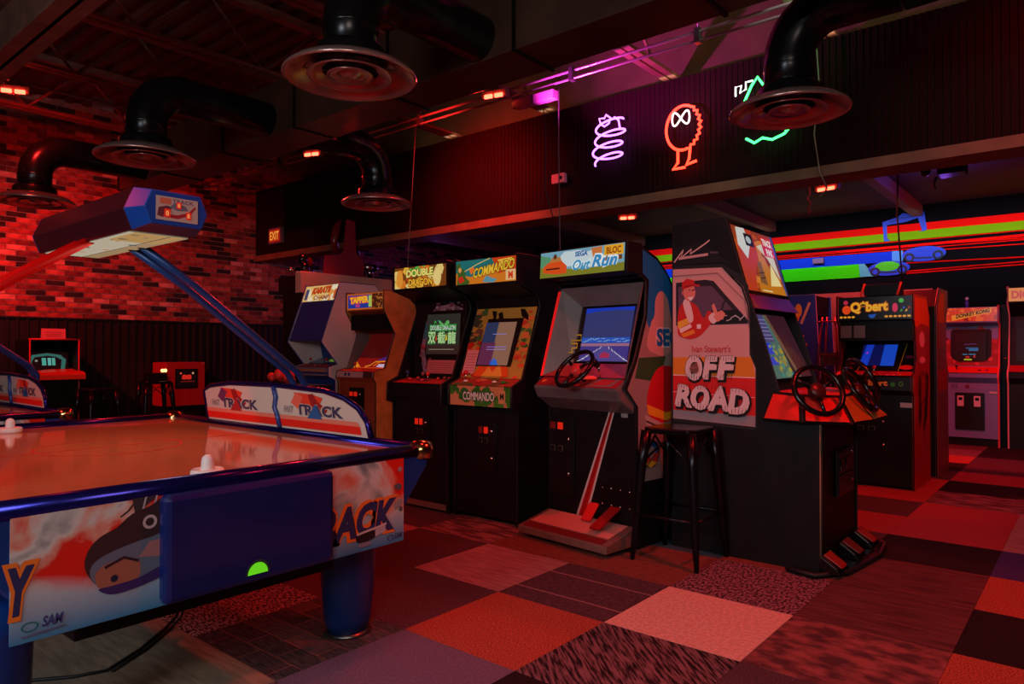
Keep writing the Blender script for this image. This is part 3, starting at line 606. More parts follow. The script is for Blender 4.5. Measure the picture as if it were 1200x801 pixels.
# ---- dragon game cabinet
t = thing('arcade_cabinet', 'black upright cabinet with dragon bezel and green lettering on its screen', 'arcade machine', (-1.045, 1.0, 0), 0, 'upright arcade cabinets of the front row')
W_ = .61
cab_sides(t, W_, SIDE, BLACK, RUBBER)
cab_body(t, W_, [(.012,.03),(.012,.80),(-.02,.84),(-.02,.935),(.12,.965),(.195,.985),(.235,1.565),(.01,1.64),(.01,1.83),(.6,1.825),(.74,1.6),(.74,.03)], BLACK)
coin_door(t, 0.03, .36, .72, .16, .012)
MB().box(-W_/2+.02, W_/2-.02, .0, .012, .02, .06).build('kick_strip', mat('kick_metal', (150, 130, 120), 0.4, 0.5), t)
a = face('marquee', t, W_, .008, 1.66, .008, 1.82, LIT, 3.3, 1); a.rect(0,0,3.3,1,(120,60,16)); a.blobs(34,[(220,120,30),(240,180,60),(190,70,20),(235,205,120)],0,3.3,0,1,.12,.28,14,1.2)
a.ell(.35,.45,.22,.42,(230,150,50)); a.ell(2.75,.45,.24,.42,(240,210,130)); a.blobs(9,[(60,150,50),(90,180,70)],1.0,2.3,.6,1,.1,.2,3); a.text('DOUBLE',.8,.50,1.7,.36,(250,226,120),(60,100,30),.08,bold=.04,skew=.03); a.text('DRAGON',.95,.08,1.5,.34,(246,180,50),(70,40,10),.08,bold=.04); a.text('PLAY',1.75,.86,.5,.12,(255,90,30),bold=.04); a.build()
a = face('monitor_bezel', t, W_, .194, .99, .232, 1.56, None, 1, 1, inset=.022); a.rect(0,0,1,1,(16,15,17)); a.poly([(.22,.02),(.14,.35),(.22,.72),(.3,.86),(.45,.94),(.7,.97),(.92,.9),(.96,.7),(.9,.86),(.7,.9),(.5,.87),(.34,.78),(.27,.66),(.22,.35),(.30,.06)],(150,120,140)); a.poly([(.18,.5),(.22,.72),(.27,.66),(.23,.5)],(50,130,150)); a.blobs(20,[(200,80,90),(150,60,70),(120,110,120)],.12,.36,0,.42,.02,.05,6); a.blobs(20,[(170,150,155),(120,70,80),(90,80,90)],.4,.92,.86,.99,.02,.05,7); a.rect(.30,.03,.56,.18,(214,110,110))
for k in range(5): a.line([(.33,.05+k*.03),(.83,.05+k*.03)],.006,(150,60,60))
a.poly([(.25,.24),(.26,.88),(.95,.88),(.95,.24)],(10,10,11)); a.build()
a = Art('screen', t, (-.135,.202,1.155), (.36,0,0), (0,.02,.31), 1.12, 1, SCREEN, .006); a.rect(0,0,1.12,1,(52,50,44)); a.rect(0,0,1.12,.22,(60,38,34)); a.text('DOUBLE DRAGON',.12,.60,.85,.12,(230,240,225),(40,150,60),.25,bold=.02); a.blobs(9,[(50,170,60),(110,200,110),(40,140,130)],.25,.98,.66,.85,.04,.09,5,.8)
for ch, x in (('双',.05),('截',.38),('龍',.73)): a.text(ch,x,.26,.27,.30,(200,240,165),(60,130,60),.04,bold=.02)
a.poly([(.30,.33),(.34,.50),(.37,.35)],(220,70,40)); a.poly([(.64,.33),(.68,.52),(.72,.36)],(240,210,60)); a.line([(.1,.12),(.95,.12)],.02,(150,140,120)); a.build()
cp = face('control_panel', t, W_, -.02, .937, .19, .975, None, 1, .5, inset=.022, lift=.003); cp.rect(0,0,1,.5,(190,36,36)); cp.rect(.05,.05,.9,.38,(204,44,44)); cp.rect(.3,.2,.25,.10,(60,60,120)); cpo = cp.build()
joystick(cpo, (.03,.06,.955), (215,60,50)); joystick(cpo, (-.23,.09,.96), (40,70,110))
for x, y in ((.0,.03),(.1,.1),(.14,.13),(.2,.12),(-.12,.10),(-.17,.06)): button(cpo, (x,y,.955+.15*y), (210,70,60), .011)
# ---- racing upright with pedals (rotated a little)
t = thing('racing_cabinet', 'upright driving cabinet with a black wheel, blue sky marquee and metal pedal step', 'arcade machine', (.746-.36*cos(R(7)), .771+.36*sin(R(7)), 0), R(-7))
W_ = .72
sp = [(.285,.02),(.285,.865),(.17,.965),(.27,1.12),(.38,1.395),(.392,1.60),(.375,1.622),(.325,1.635),(.33,1.815),(.50,1.75),(.60,1.67),(.66,1.60),(.78,1.2),(.82,1.0),(.82,.02)]
cab_sides(t, W_, sp, BLACK, RUBBER, .009)
cab_body(t, W_, [(.295,.02),(.295,.86),(.20,.90),(.30,1.0),(.42,1.08),(.53,1.50),(.46,1.60),(.34,1.63),(.34,1.80),(.50,1.74),(.65,1.59),(.76,1.2),(.80,.02)], BLACK)
MB().prism([(.19,1.645),(.20,1.83),(.34,1.825),(.34,1.64)], -W_/2-.004, W_/2+.004).build('marquee_box', BLACK, t, bevel=.004)
a = Art('marquee', t, (-.345,.188,1.655), (.69,0,0), (0,.011,.165), 4, 1, LIT); a.rect(0,0,4,1,(120,170,190)); a.poly([(0,0),(4,0),(4,.3),(2,.22),(0,.42)],(130,130,40)); a.poly([(0,.42),(.6,.42),(.5,.8),(0,.9)],(90,150,110)); a.poly([(1.0,.35),(.9,.7),(1.2,.95),(1.9,.95),(2.3,.85),(2.7,.9),(2.6,.4)],(205,220,225))
a.poly([(.15,.2),(.15,.42),(.4,.58),(1.1,.60),(1.35,.40),(1.35,.12),(.9,.1)],(225,80,26)); a.poly([(.45,.58),(.6,.78),(1.0,.78),(1.1,.60)],(190,120,60)); a.rect(.3,.3,.7,.06,(60,20,14)); a.ell(.75,.80,.09,.1,(90,50,30)); a.poly([(2.5,.95),(2.6,.62),(3.0,.6),(3.0,.98)],(210,120,60)); a.rect(3.1,.60,.85,.38,(235,170,40)); a.text('BLOC',3.2,.66,.65,.25,(150,60,14),bold=.03); a.rect(3.1,.42,.8,.16,(120,60,20)); a.text('SEGA',1.75,.70,.6,.2,(60,110,170),bold=.05); a.text('Out',1.65,.18,.85,.40,(60,150,200),(230,240,240),.12,shear=.3,bold=.03); a.text('Run',2.55,.22,1.15,.46,(50,140,200),(235,240,240),.12,shear=.3,bold=.03); a.build()
# shroud: four sloping plastic cheeks around the tube
SH = mat('shroud_grey', (112, 104, 104), 0.35, noise=0.1, scale=8)
o4 = [(-.335,.20,1.02),(.335,.20,1.02),(.335,.385,1.60),(-.335,.385,1.60)]; i4 = [(-.215,.36,1.10),(.235,.36,1.10),(.235,.46,1.475),(-.215,.46,1.475)]
nm = ('shroud_base','shroud_cheek','shroud_hood','shroud_cheek')
for k in range(4):
    j = (k+1) % 4; c = MB(); q = [V(o4[k]),V(o4[j]),V(i4[j]),V(i4[k])]; mid = (q[0]+q[1]+q[2]+q[3])/4 + V((0,.015,0))
    c.add(q + [p + V((0,.012,0)) for p in q], [(0,1,2,3),(7,6,5,4),(0,4,5,1),(1,5,6,2),(2,6,7,3),(3,7,4,0)]); c.build(nm[k], mat('shroud_red',(170,50,50),.3) if k == 0 else SH, t, bevel=.002)
MB().prism([(.19,1.02),(.21,1.02),(.385,1.58),(.365,1.58)],-.346,-.337).build('red_light_strip', mat('red_strip',(235,30,26),.3,emit=.5), t)
a = Art('screen', t, (-.20,.375,1.115), (.42,0,0), (0,.088,.345), 1, 1, SCREEN, .001); a.rect(-.03,-.02,1.06,1.04,(8,8,10)); a.z+=.002
a.rect(0.06,0,.94,1,(58,66,126)); a.poly([(.06,.9),(.3,.94),(.7,.95),(1,.93),(1,1),(.06,1)],(24,64,214)); a.rect(.06,.34,.94,.10,(40,96,210)); a.rect(.06,0,.94,.34,(74,62,150)); a.poly([(.2,.0),(.50,.30),(.62,.30),(.98,0)],(92,80,160)); a.rect(.06,.28,.94,.05,(180,120,150))
for k in range(16): a.line([(.08+(k*37%90)/100,.36+(k*13%7)/100),(.16+(k*37%90)/100,.36+(k*13%7)/100)],.012,(150,190,235))
for k in range(6): a.line([(.5-.06*k-.02,.27-.045*k),(.5-.08*k-.06,.22-.045*k)],.012,(225,220,240)); a.line([(.62+.06*k,.27-.045*k),(.64+.08*k,.22-.045*k)],.012,(225,220,240))
a.poly([(.48,.06),(.48,.13),(.56,.17),(.66,.13),(.66,.06)],(190,50,90)); a.build()
MB().tube([(-.24,.35,1.17),(-.20,.34,1.17),(-.20,.34,1.20),(-.16,.34,1.20),(-.16,.345,1.23),(-.21,.345,1.23),(-.21,.345,1.25),(-.13,.35,1.25),(-.13,.35,1.285),(-.17,.35,1.285)], .0045, 5).build('yellow_bracket', mat('yellow_paint',(230,190,40),.4,emit=.15), t)
dash = MB().prism([(.12,.955),(.155,.885),(.295,.80),(.295,1.0),(.24,1.03)], -.345, .345).build('dashboard', mat('dash_grey',(104,92,94),.35,noise=.15,scale=12), t, bevel=.012)
a = Art('dash_print', dash, (-.33,.128,.962), (.66,0,0), (0,.11,.066), 1, .3); a.rect(0,.0,1,.3,(150,36,44)); a.poly([(.62,.03),(.72,.26),(.97,.26),(.92,.03)],(120,110,112)); a.poly([(.68,.06),(.76,.22),(.92,.22),(.88,.06)],(170,50,56)); a.ring(.56,.14,.09,.11,.8,(40,20,22)); a.ell(.06,.12,.025,.04,(230,120,50)); a.rect(.46,.02,.1,.05,(240,40,50)); a.build()
wheel(t, (.055,.075,1.075), (-.12,-.70,.62), .135, BLACKG, tube=.014, spokes=3, hubr=.04, col=mat('hub_red',(180,44,44),.3,emit=.12))
MB().lathe([(0,0),(.045,0),(.05,.01),(.03,.02),(0,.022)], (.09,.17,1.01), 16).build('start_lamp', mat('lamp_red',(220,50,40),.3,emit=.45), t)
g_ = MB().tube([(.15,.20,1.02),(.155,.18,1.10)], .007, 6).build('gear_lever', CHROME, t); MB().tube([(.155,.18,1.09),(.14,.15,1.12),(.165,.13,1.10)], [.02,.024,.016], 8).build('lever_knob', BLACKG, g_)
coin_door(t, -.245, .24, .76, .22, .295, True)
a = Art('front_stripe', t, (-.36,.293,0), (.72,0,0), (0,0,.87), .72, .87); a.poly([(.185,.0),(.52,.845),(.56,.845),(.285,.0)],(205,190,188)); a.poly([(.205,.0),(.53,.845),(.55,.845),(.265,.0)],(190,26,28)); a.line([(.235,0),(.54,.845)],.005,(110,14,16)); a.line([(.22,0),(.535,.845)],.004,(110,14,16)); a.rect(.60,.78,.05,.04,(150,140,140)); a.build()
st = MB().prism([(.0,.03),(.0,.075),(.28,.14),(.28,.03)], -.36, .36).build('pedal_step', mat('step_metal',(150,120,112),.35,.5,noise=.15,scale=15), t, bevel=.006)
a = Art('step_mat', st, (-.345,.012,.0785), (.69,0,0), (0,.265,.0615), 1, 1); a.rect(.02,.0,.94,.22,(110,30,32)); a.rect(.03,.26,.92,.70,(205,140,130)); a.build()
for x, l, c in ((.03, .06, (214,44,40)), (.20, .17, (150,20,24))):
    MB().prism([(.27-l*1.1,.13),(.265-l*1.1,.142),(.285,.235),(.292,.225)], x-.035, x+.04).build('foot_pedal', mat('pedal_%d' % c[0], c, .35), t, bevel=.004)
MB().box(.08,.34,.284,.294,.22,.36).build('pedal_housing', BLACKG, t, bevel=.004)
for k in range(8): MB().lathe([(0,0),(.006,0),(.005,.004),(0,.005)], n=8, xf=M.Translation((.1+.07*(k%4), .284, .24+.1*(k//4))) @ M.Rotation(pi/2,4,'X')).build('bolt', CHROME, t)
a = Art('side_art', t, (W_/2+.0, .285, 0), (0,.6,0), (0,0,1.85), .6, 1.85, None, .002)
inn = [(.012,.40),(.012,.85),(-.09,.955),(.005,1.12),(.11,1.395),(.125,1.61),(.06,1.65),(.06,1.79),(.21,1.735),(.31,1.655),(.37,1.58),(.56,1.2),(.59,1.0),(.59,.40)]
a.poly(inn,(150,134,132)); a.poly([(.10,1.35),(.125,1.61),(.06,1.65),(.06,1.79),(.21,1.735),(.31,1.655),(.37,1.58),(.56,1.2),(.58,1.12),(.3,1.15)],(24,120,190)); a.spoly([(.13,1.18),(.14,1.34),(.18,1.40),(.19,1.50),(.25,1.55),(.32,1.50),(.36,1.38),(.44,1.34),(.56,1.2),(.58,1.12)],(196,160,154)); a.poly([(-.02,1.02),(.02,1.14),(.6,1.16),(.6,1.04),(.3,.98)],(46,90,52)); a.text('SEGA',.20,1.21,.34,.11,(30,110,180),(220,225,230),.08,bold=.05)
a.spoly([(.10,.90),(.16,1.03),(.27,1.09),(.55,1.08),(.58,.84),(.3,.74),(.13,.78)],(196,30,40)); a.poly([(.27,1.09),(.30,1.16),(.40,1.18),(.46,1.08)],(150,150,140)); a.poly([(.10,.86),(.3,.80),(.57,.84),(.57,.80),(.3,.75),(.11,.80)],(236,170,40)); a.poly([(.08,.80),(.3,.72),(.58,.77),(.58,.70),(.3,.66),(.09,.74)],(190,176,172)); a.line([(.09,.76),(.3,.69),(.58,.73)],.012,(60,50,52))
a.ring(.14,.56,.085,.085,.55,(24,90,170)); a.ring(.14,.56,.085,.085,.8,(20,30,50)); a.poly([(.06,.56),(.08,.50),(.20,.50),(.22,.56),(.17,.56),(.14,.53),(.10,.56)],(200,50,40)); a.poly([(.08,.50),(.14,.475),(.20,.50),(.14,.52)],(236,190,40)); a.ring(.42,.62,.07,.07,.6,(30,110,190)); a.line([(.03,.44),(.5,.78)],.008,(90,80,80)); a.build()

# ---- off road cabinet, turned a quarter: front faces the aisle on the right
t = thing('off_road_cabinet', 'tall black three player driving cabinet with a white and orange truck picture on its side', 'arcade machine', (1.75, 1.66, 0), pi/2)
W_ = .72
up = [(.225,.97),(.302,1.236),(.394,1.504),(.499,1.869),(.525,1.96),(.86,1.955)]
sp = [(0,0),(0,.80)] + [(.20,.86)] + up + [(.87,.77),(.87,0)]
cab_sides(t, W_, sp, BLACK, RUBBER, .006, th=.022)
cab_body(t, W_, [(.006,.01),(.006,.80),(.20,.90),(.27,1.0),(.47,1.44),(.43,1.51),(.53,1.93),(.85,1.94),(.86,.77),(.86,.01)], BLACK)
MB().prism([(.33,1.42),(.395,1.51),(.45,1.52),(.47,1.44)], -W_/2+.024, W_/2-.024).build('marquee_shelf', mat('shelf_red_lit',(140,44,50),.4), t, bevel=.003)  # red light falling on the shelf is put into its colour
a = face('marquee', t, W_, .405, 1.53, .515, 1.92, LIT, 1, 1, inset=.03, lift=.006); a.rect(0,0,1,1,(150,58,20)); a.blobs(22,[(190,80,24),(214,120,40),(120,40,18)],0,.95,0,1,.06,.16,4,.7); a.poly([(0,.6),(.1,.95),(.45,1),(.5,.6),(.3,.3),(.2,0),(0,0)],(190,60,20)); a.poly([(.05,.7),(.1,.98),(.3,1),(.35,.75),(.2,.5)],(214,214,206)); a.rect(.25,.72,.2,.2,(30,26,24)); a.ell(.34,.82,.06,.06,(180,190,190)); a.poly([(.5,.75),(.7,.6),(.92,.25),(.9,.6),(.75,.85)],(214,206,180)); a.poly([(.3,.1),(.45,.45),(.5,.75),(.7,.4),(.95,.1),(.95,0),(.3,0)],(200,120,24)); a.poly([(.36,.15),(.4,.48),(.5,.5),(.52,.12)],(130,84,44)); a.line([(.38,.3),(.52,.33)],.015,(60,30,20)); a.line([(.38,.22),(.52,.25)],.015,(60,30,20)); a.poly([(.6,.12),(.75,.5),(.9,.15)],(240,220,150)); a.rect(.66,.62,.30,.33,(205,40,20)); a.text('TRACK',.69,.80,.24,.12,(245,235,220),bold=.04,skew=-.05); a.text('PAK',.74,.64,.17,.12,(245,235,220),bold=.04,skew=-.05); a.rect(.95,.0,.05,1,(40,70,130)); a.rect(.35,.02,.25,.02,(230,210,150)); a.build()
a = face('screen', t, W_, .262, 1.02, .44, 1.40, SCREEN, 1, 1, inset=.04, lift=.012); a.rect(0,0,1,1,(40,24,34)); a.rect(.02,.0,.50,.98,(70,120,110)); a.rect(.02,.55,.40,.43,(84,78,130))
for k in range(6): a.line([(.04,.60+k*.06),(.42,.60+k*.06)],.012,(150,150,200))
a.rect(.04,.36,.24,.18,(24,70,210)); a.rect(.06,.20,.2,.12,(24,70,210)); a.blobs(36,[(170,160,60),(150,140,80),(60,150,140),(120,150,110)],.2,.50,.02,.5,.02,.06,9); a.poly([(.42,.98),(.60,.0),(.68,0),(.50,.98)],(120,90,70)); a.poly([(.5,.98),(.68,0),(1,0),(1,.98)],(66,30,44)); a.build()
a = Art('side_picture', t, (-W_/2, .856, .773), (0,-.0052*100,0), (0,0,.0052*180), 100, 180, None, .002)
a.poly([(2,-4),(96,-7),(99,-4),(99,60),(93,75),(92,115),(90,150),(82,162),(60,176),(0,178),(-2,120),(-2,0)],(36,30,34)); a.poly([(0,0),(97,-3.5),(97.5,60),(91,75),(91,128),(84,150),(60,172),(0,174)],(212,160,156))
a.poly([(0,0),(97,-3),(97.3,8),(0,10)],(150,138,144)); a.poly([(0,10),(97.3,8),(97.4,50),(0,50)],(214,30,30)); a.line([(0,31),(97,28)],.8,(235,170,165)); a.poly([(0,50),(97.4,49),(95,66),(92,72),(0,71)],(224,132,34)); a.line([(0,50.5),(97,49.5)],1.2,(235,200,195))
a.poly([(4,155),(6,158),(40,159),(50,157),(90,112),(90,108),(4,108),(9,98),(4,108)],(96,70,92)); a.poly([(4,108),(4,158),(40,159.5),(50,157.5),(90,111),(84,111),(48,152),(7,153),(7,108)],(44,32,40)); a.poly([(45,108),(45,124),(78,124),(90,109)],(20,18,22))
for k in range(7): a.line([(50+k*5,112+(k%3)*3),(56+k*5,118-(k%2)*4)],1.0,(200,196,205))
a.line([(58,118),(62,132),(64,134)],1.6,(20,18,22))
# driver
a.spoly([(8,128),(6,106),(8,96),(22,92),(34,96),(46,108),(52,118),(44,124),(38,116),(30,130),(18,136)],(200,36,34)); a.poly([(6,112),(22,118),(24,112),(7,104)],(236,180,60)); a.poly([(8,104),(22,110),(24,106),(10,99)],(240,210,200)); a.poly([(10,98),(26,103),(28,99),(14,94)],(232,140,40)); a.spoly([(13,134),(20,138),(26,116),(20,112)],(235,205,200)); a.rect(30,104,5,5,(240,220,215))
a.ell(21,146,7.5,10,(226,130,116)); a.poly([(18,140),(26,141),(23,136)],(240,235,235)); a.line([(24,148),(28,149)],1.2,(60,26,30)); a.line([(20,149),(22,149)],1.2,(60,26,30)); a.ell(13,146,1.6,2.6,(210,110,100)); a.poly([(12,150),(12,158),(18,162),(26,160),(28,155),(34,154),(34,152),(26,153),(14,150)],(204,34,34)); a.line([(14,152.5),(27,154.5)],1.0,(110,20,24))
a.spoly([(44,116),(50,122),(56,116),(50,109)],(235,205,200)); a.poly([(50,117),(54,122),(60,124),(64,120),(62,115),(55,111)],(228,140,126)); a.poly([(51,120),(48,130),(51,132),(55,122)],(228,140,126))
a.poly([(62,176),(60,172),(84,150),(91,128),(91,100),(89,128),(82,148)],(36,28,34)); a.line([(0,166),(55,166),(86,134),(90,112)],1.3,(160,110,110))
for k in range(9): a.poly([(0,178-k*.01),(60,178),(72,174),(40,200-k),(0,200-k)],(22,18,22)) if k == 0 else None
a.line([(2,182),(14,196),(10,186),(24,196),(22,190),(40,200),(46,204)],1.5,(224,180,176)); a.line([(8,186),(44,188)],3.0,(206,160,160)); a.line([(46,190),(56,189)],2,(90,70,76))
a.text("Ivan Stewart's",24,77,46,8,(190,40,52),bold=.01)
for txt,x,y,w_,h_,sk in (('O',17,45,19,28,0),('F',38,47,16,25,.03),('F',55,47,19,25,.03),('R',4,15,20,25,-.05),('O',24,12,21,27,0),('A',44,12,24,27,0),('D',68,10,23,27,-.03)):
    a.text(txt,x,y,w_,h_,(232,205,205),(18,14,16),.06,shear=.14,bold=.05,skew=sk,off=(1.6,-2.0)); a.text(txt,x-1.2,y+1.4,w_*.98,h_*.97,(232,205,205),(18,14,16),.015,shear=.2,bold=.03,skew=sk)
    a.text(txt,x+.8,y-.8,w_,h_,(226,198,198),shear=.08,bold=.03,skew=sk)
    for k in range(5): a.line([(x+w_*(.15+.17*k),y-.5+(k%2)),(x+w_*(.19+.17*k),y+4.5+(k%3)*1.4)],.55,(30,20,24)); a.line([(x+w_*(.2+.16*k),y+h_-3-(k%3)),(x+w_*(.23+.16*k),y+h_+1)],.55,(60,36,40))
a.poly([(22,58),(26,64),(31,66),(33,56),(30,53),(24,54)],(120,80,60)); a.line([(22,59),(33,60)],2.2,(150,90,90)); a.build()
# faceted control panel
bot = [(.30,-.40,.80),(.07,-.44,.80),(-.15,-.31,.795),(-.18,.0,.79),(-.18,.34,.79),(.07,.44,.80),(.30,.40,.80)]
top = [(.25,-.375,.955),(.09,-.39,.945),(-.05,-.21,.935),(-.06,.0,.935),(-.05,.21,.935),(.09,.39,.945),(.25,.375,.955)]
c = MB(); n = 7; vs = [(p[1],p[0],p[2]) for p in bot] + [(p[1],p[0],p[2]) for p in top]
c.add(vs, [(0,6,5,4,3,2,1),(7,8,9,10,11,12,13)] + [(i,i+1,i+1+n,i+n) for i in range(6)] + [(6,0,7,13)])
cp = c.build('control_panel', BLACK, t, bevel=.006)
REDP = mat('panel_red',(226,36,26),.35,noise=.1,scale=10); ORP = mat('panel_ochre',(190,110,40),.4)
for i, m_ in ((0,REDP),(1,REDP),(2,ORP),(3,ORP),(4,REDP)):
    A_, B_, C_, D_ = [V(vs[q]) for q in (i, i+1, i+1+n, i+n)]; ctr = (A_+B_+C_+D_)/4; nrm = (B_-A_).cross(D_-A_).normalized()
    q = [ctr + (p-ctr)*f for p, f in ((A_,.86),(B_,.86),(C_,.86),(D_,.86))]
    s_ = 1 if nrm.dot(ctr - V((0,.15,.87))) > 0 else -1
    q = [p + nrm*.006*s_ for p in q]; MB().add(q + [p + nrm*.003*s_ for p in q], [(0,1,2,3),(7,6,5,4),(0,4,5,1),(1,5,6,2),(2,6,7,3),(3,7,4,0)]).build('facet_overlay', m_, cp)
c = MB(); q = [V(v) for v in vs[7:]]; ctr = sum(q, V())/7; q = [ctr+(p-ctr)*.93+V((0,0,.003)) for p in q]; c.add(q + [p+V((0,0,.003)) for p in q], [tuple(range(7)), tuple(range(13,6,-1))] + [(i,(i+1)%7,(i+1)%7+7,i+7) for i in range(7)]); c.build('top_overlay', REDP, cp)
a = Art('panel_print', cp, (-.15,.20,.957), (.5,0,0), (0,-.20,.0), 1, .5, None, .004)
a.z=.0; a.o = V((-.13,.02,.950)); a.U = V((.45,0,0)); a.V = V((0,.18,.012))/.5; a.rect(.3,.05,.4,.4,(110,110,140)); a.ell(.5,.2,.07,.12,(230,130,40)); a.build()
wheel(t, (-.40,.00,.975), (-.55,-.62,.42), .135, BLACKG, tube=.015, hubr=.045, col=mat('hub_dark_red',(64,14,16),.35))
wheel(t, (.03,-.10,.965), (-.02,-.80,.55), .135, BLACKG, tube=.015, hubr=.045, col=MATS['hub_dark_red'])
wheel(t, (.37,-.03,1.005), (.55,-.62,.42), .135, BLACKG, tube=.015, hubr=.045, col=MATS['hub_dark_red'])
coin_door(t, .07, .36, .62, .34, .0, glow=False)
MB().tube([(-.36,.004,.01),(-.36,.004,.79)], .004, 6).build('corner_wear', mat('bare_wood_edge',(150,110,80),.7), t)
# pedal plate on the floor, tied to the cabinet
pp = MB(); pl = [(-.46,.20),(-.50,.02),(-.42,-.10),(-.12,-.17),(.30,-.17),(.55,-.10),(.80,.05),(.80,.0)]
pl = [(-.44,.16),(-.48,.0),(-.30,-.12),(.15,-.17),(.42,-.14),(.60,.0),(.42,.0),(-.37,.0),(-.37,.16)]
pm = pp.prism(pl, .001, .022, 'z').build('pedal_plate', mat('plate_glossy',(30,32,36),.12,.6), t, bevel=.004)
MB().tube([(p[0],p[1],.022) for p in pl[:6]], .012, 6).build('plate_rim', RUBBER, pm)
for x, c_ in ((-.33,(140,20,24)), (.02,(96,18,22)), (.33,(140,20,24))):
    MB().prism([(-.11,.024),(-.09,.055),(-.01,.11),(-.004,.024)], x-.085, x+.085).build('pedal_box', BLACKG, pm, bevel=.004); MB().prism([(-.108,.05),(-.104,.058),(-.02,.112),(-.018,.102)], x-.05, x+.05).build('foot_pedal', mat('pad_%d' % c_[0], c_, .4), pm, bevel=.003)
# ---- bar stool builder
STOOLM = mat('stool_black_steel',(26,24,30),.25,.6)
def stool(loc, rz, label, h=.75, group='black metal bar stools'):
    t = thing('bar_stool', label, 'stool', loc, rz, group)
    s = .155; f = .196
    MB().prism([(-s+.03,-s),(s-.03,-s),(s,-s+.03),(s,s-.03),(s-.03,s),(-s+.03,s),(-s,s-.03),(-s,-s+.03)], h-.035, h, 'z').build('seat', STOOLM, t, bevel=.008)
    MB().box(-.045,.045,-.012,.012,h-.002,h+.0008).build('seat_slot', BLACKG, t)
    for x in (-1, 1):
        for y in (-1, 1):
            q = V((x, y, 0))
            MB().tube([(x*(s-.02), y*(s-.02), h-.02), (x*(s+.0), y*(s+.0), h-.20), (x*(f-.012), y*(f-.012), .13), (x*f, y*f, .0)], [.032,.029,.020,.013], 8).build('leg', STOOLM, t)
    k = s+.033
    for a_, b_ in (((-1,-1),(1,-1)),((1,-1),(1,1)),((1,1),(-1,1)),((-1,1),(-1,-1))):
        MB().tube([(a_[0]*k,a_[1]*k,.26),(b_[0]*k,b_[1]*k,.26)], .009, 6).build('foot_rail', STOOLM, t)
        MB().tube([(a_[0]*(s+.0),a_[1]*(s+.0),h-.20),((a_[0]+b_[0])*.5*(s),(a_[1]+b_[1])*.5*s,h-.06),(b_[0]*s,b_[1]*s,h-.20)], .007, 6).build('brace', STOOLM, t)
    return t
stool((1.04, 1.085, 0), 0, 'black metal bar stool standing against the off-road cabinet')
stool((-6.15, .62, 0), R(8), 'black metal bar stool by the wainscot, nearest the flat screen cabinet', .74)
stool((-6.25, 1.32, 0), R(-6), 'black metal bar stool carrying the two glowing bulbs, beside the red cabinet', .80)
# ---- other cabinets
# cabinet with blue hood
t = thing('arcade_cabinet', 'pink sided upright cabinet with a sloping deep blue hood and pale marquee', 'arcade machine', (-3.915, 2.10, 0), 0, 'upright cabinets of the second row')
W_ = .66
sp = [(.0,0),(.0,.86),(-.09,.90),(-.09,1.0),(.03,1.03),(-.18,1.28),(-.01,1.74),(.06,1.94),(.55,1.94),(.75,1.75),(.75,0)]
cab_sides(t, W_, sp, mat('pink_white_panel',(232,200,196),.45,noise=.05,scale=5), mat('blue_trim',(50,50,120),.4), .010)
cab_body(t, W_, [(.01,0),(.01,.86),(-.08,.91),(-.08,.99),(.04,1.02),(.28,1.10),(.24,1.29),(-.165,1.29),(.0,1.73),(.07,1.93),(.54,1.93),(.74,1.74),(.74,0)], mat('deep_blue',(4,54,124),.4))
a = face('marquee', t, W_, .002, 1.745, .065, 1.925, LIT, 3, 1); a.rect(0,0,3,1,(235,190,110)); a.blobs(10,[(240,225,190),(230,150,70)],0,3,0,1,.2,.4,4); a.rect(.1,.1,.3,.7,(60,70,110)); a.text('KARATE',.7,.45,1.7,.4,(215,60,24),(120,60,20),.06,shear=.2,bold=.04,skew=.05); a.text('CHAMP',1.0,.08,1.4,.28,(150,70,30),bold=.04); a.rect(2.75,.1,.2,.6,(200,90,40)); a.build()
a = face('hood_print', t, W_, -.168, 1.295, -.004, 1.73, None, 1, 1); a.rect(0,0,1,1,(3,54,124)); a.build()
a = face('screen', t, W_, .06, 1.028, .275, 1.098, SCREEN, 1, 1, inset=.08, lift=.01); a.rect(0,0,1,1,(20,20,28)); a.ell(.75,.6,.28,.35,(90,140,24)); a.rect(.5,.35,.5,.08,(120,90,30)); a.build()
cp = face('control_panel', t, W_, -.085, .993, .04, 1.022, None, 1, .3, lift=.006).rect(0,0,1,.3,(190,70,80)).build()
for x in (-.2,-.1,0,.1,.2): button(cp, (x,-.03,1.02), (220,50,50), .014)
joystick(cp, (-.14,.0,1.03), (200,40,40)); joystick(cp, (.16,.0,1.03), (200,40,40))
a = face('control_panel_front', t, W_, -.092, .905, -.092, .995, None, 3, .4, lift=.003); a.rect(0,0,3,.4,(150,110,120)); a.rect(0,.08,3,.1,(40,50,110)); a.rect(.3,.2,2.4,.1,(200,110,70)); a.build()
coin_door(t, 0, .35, .68, .2, -.012)
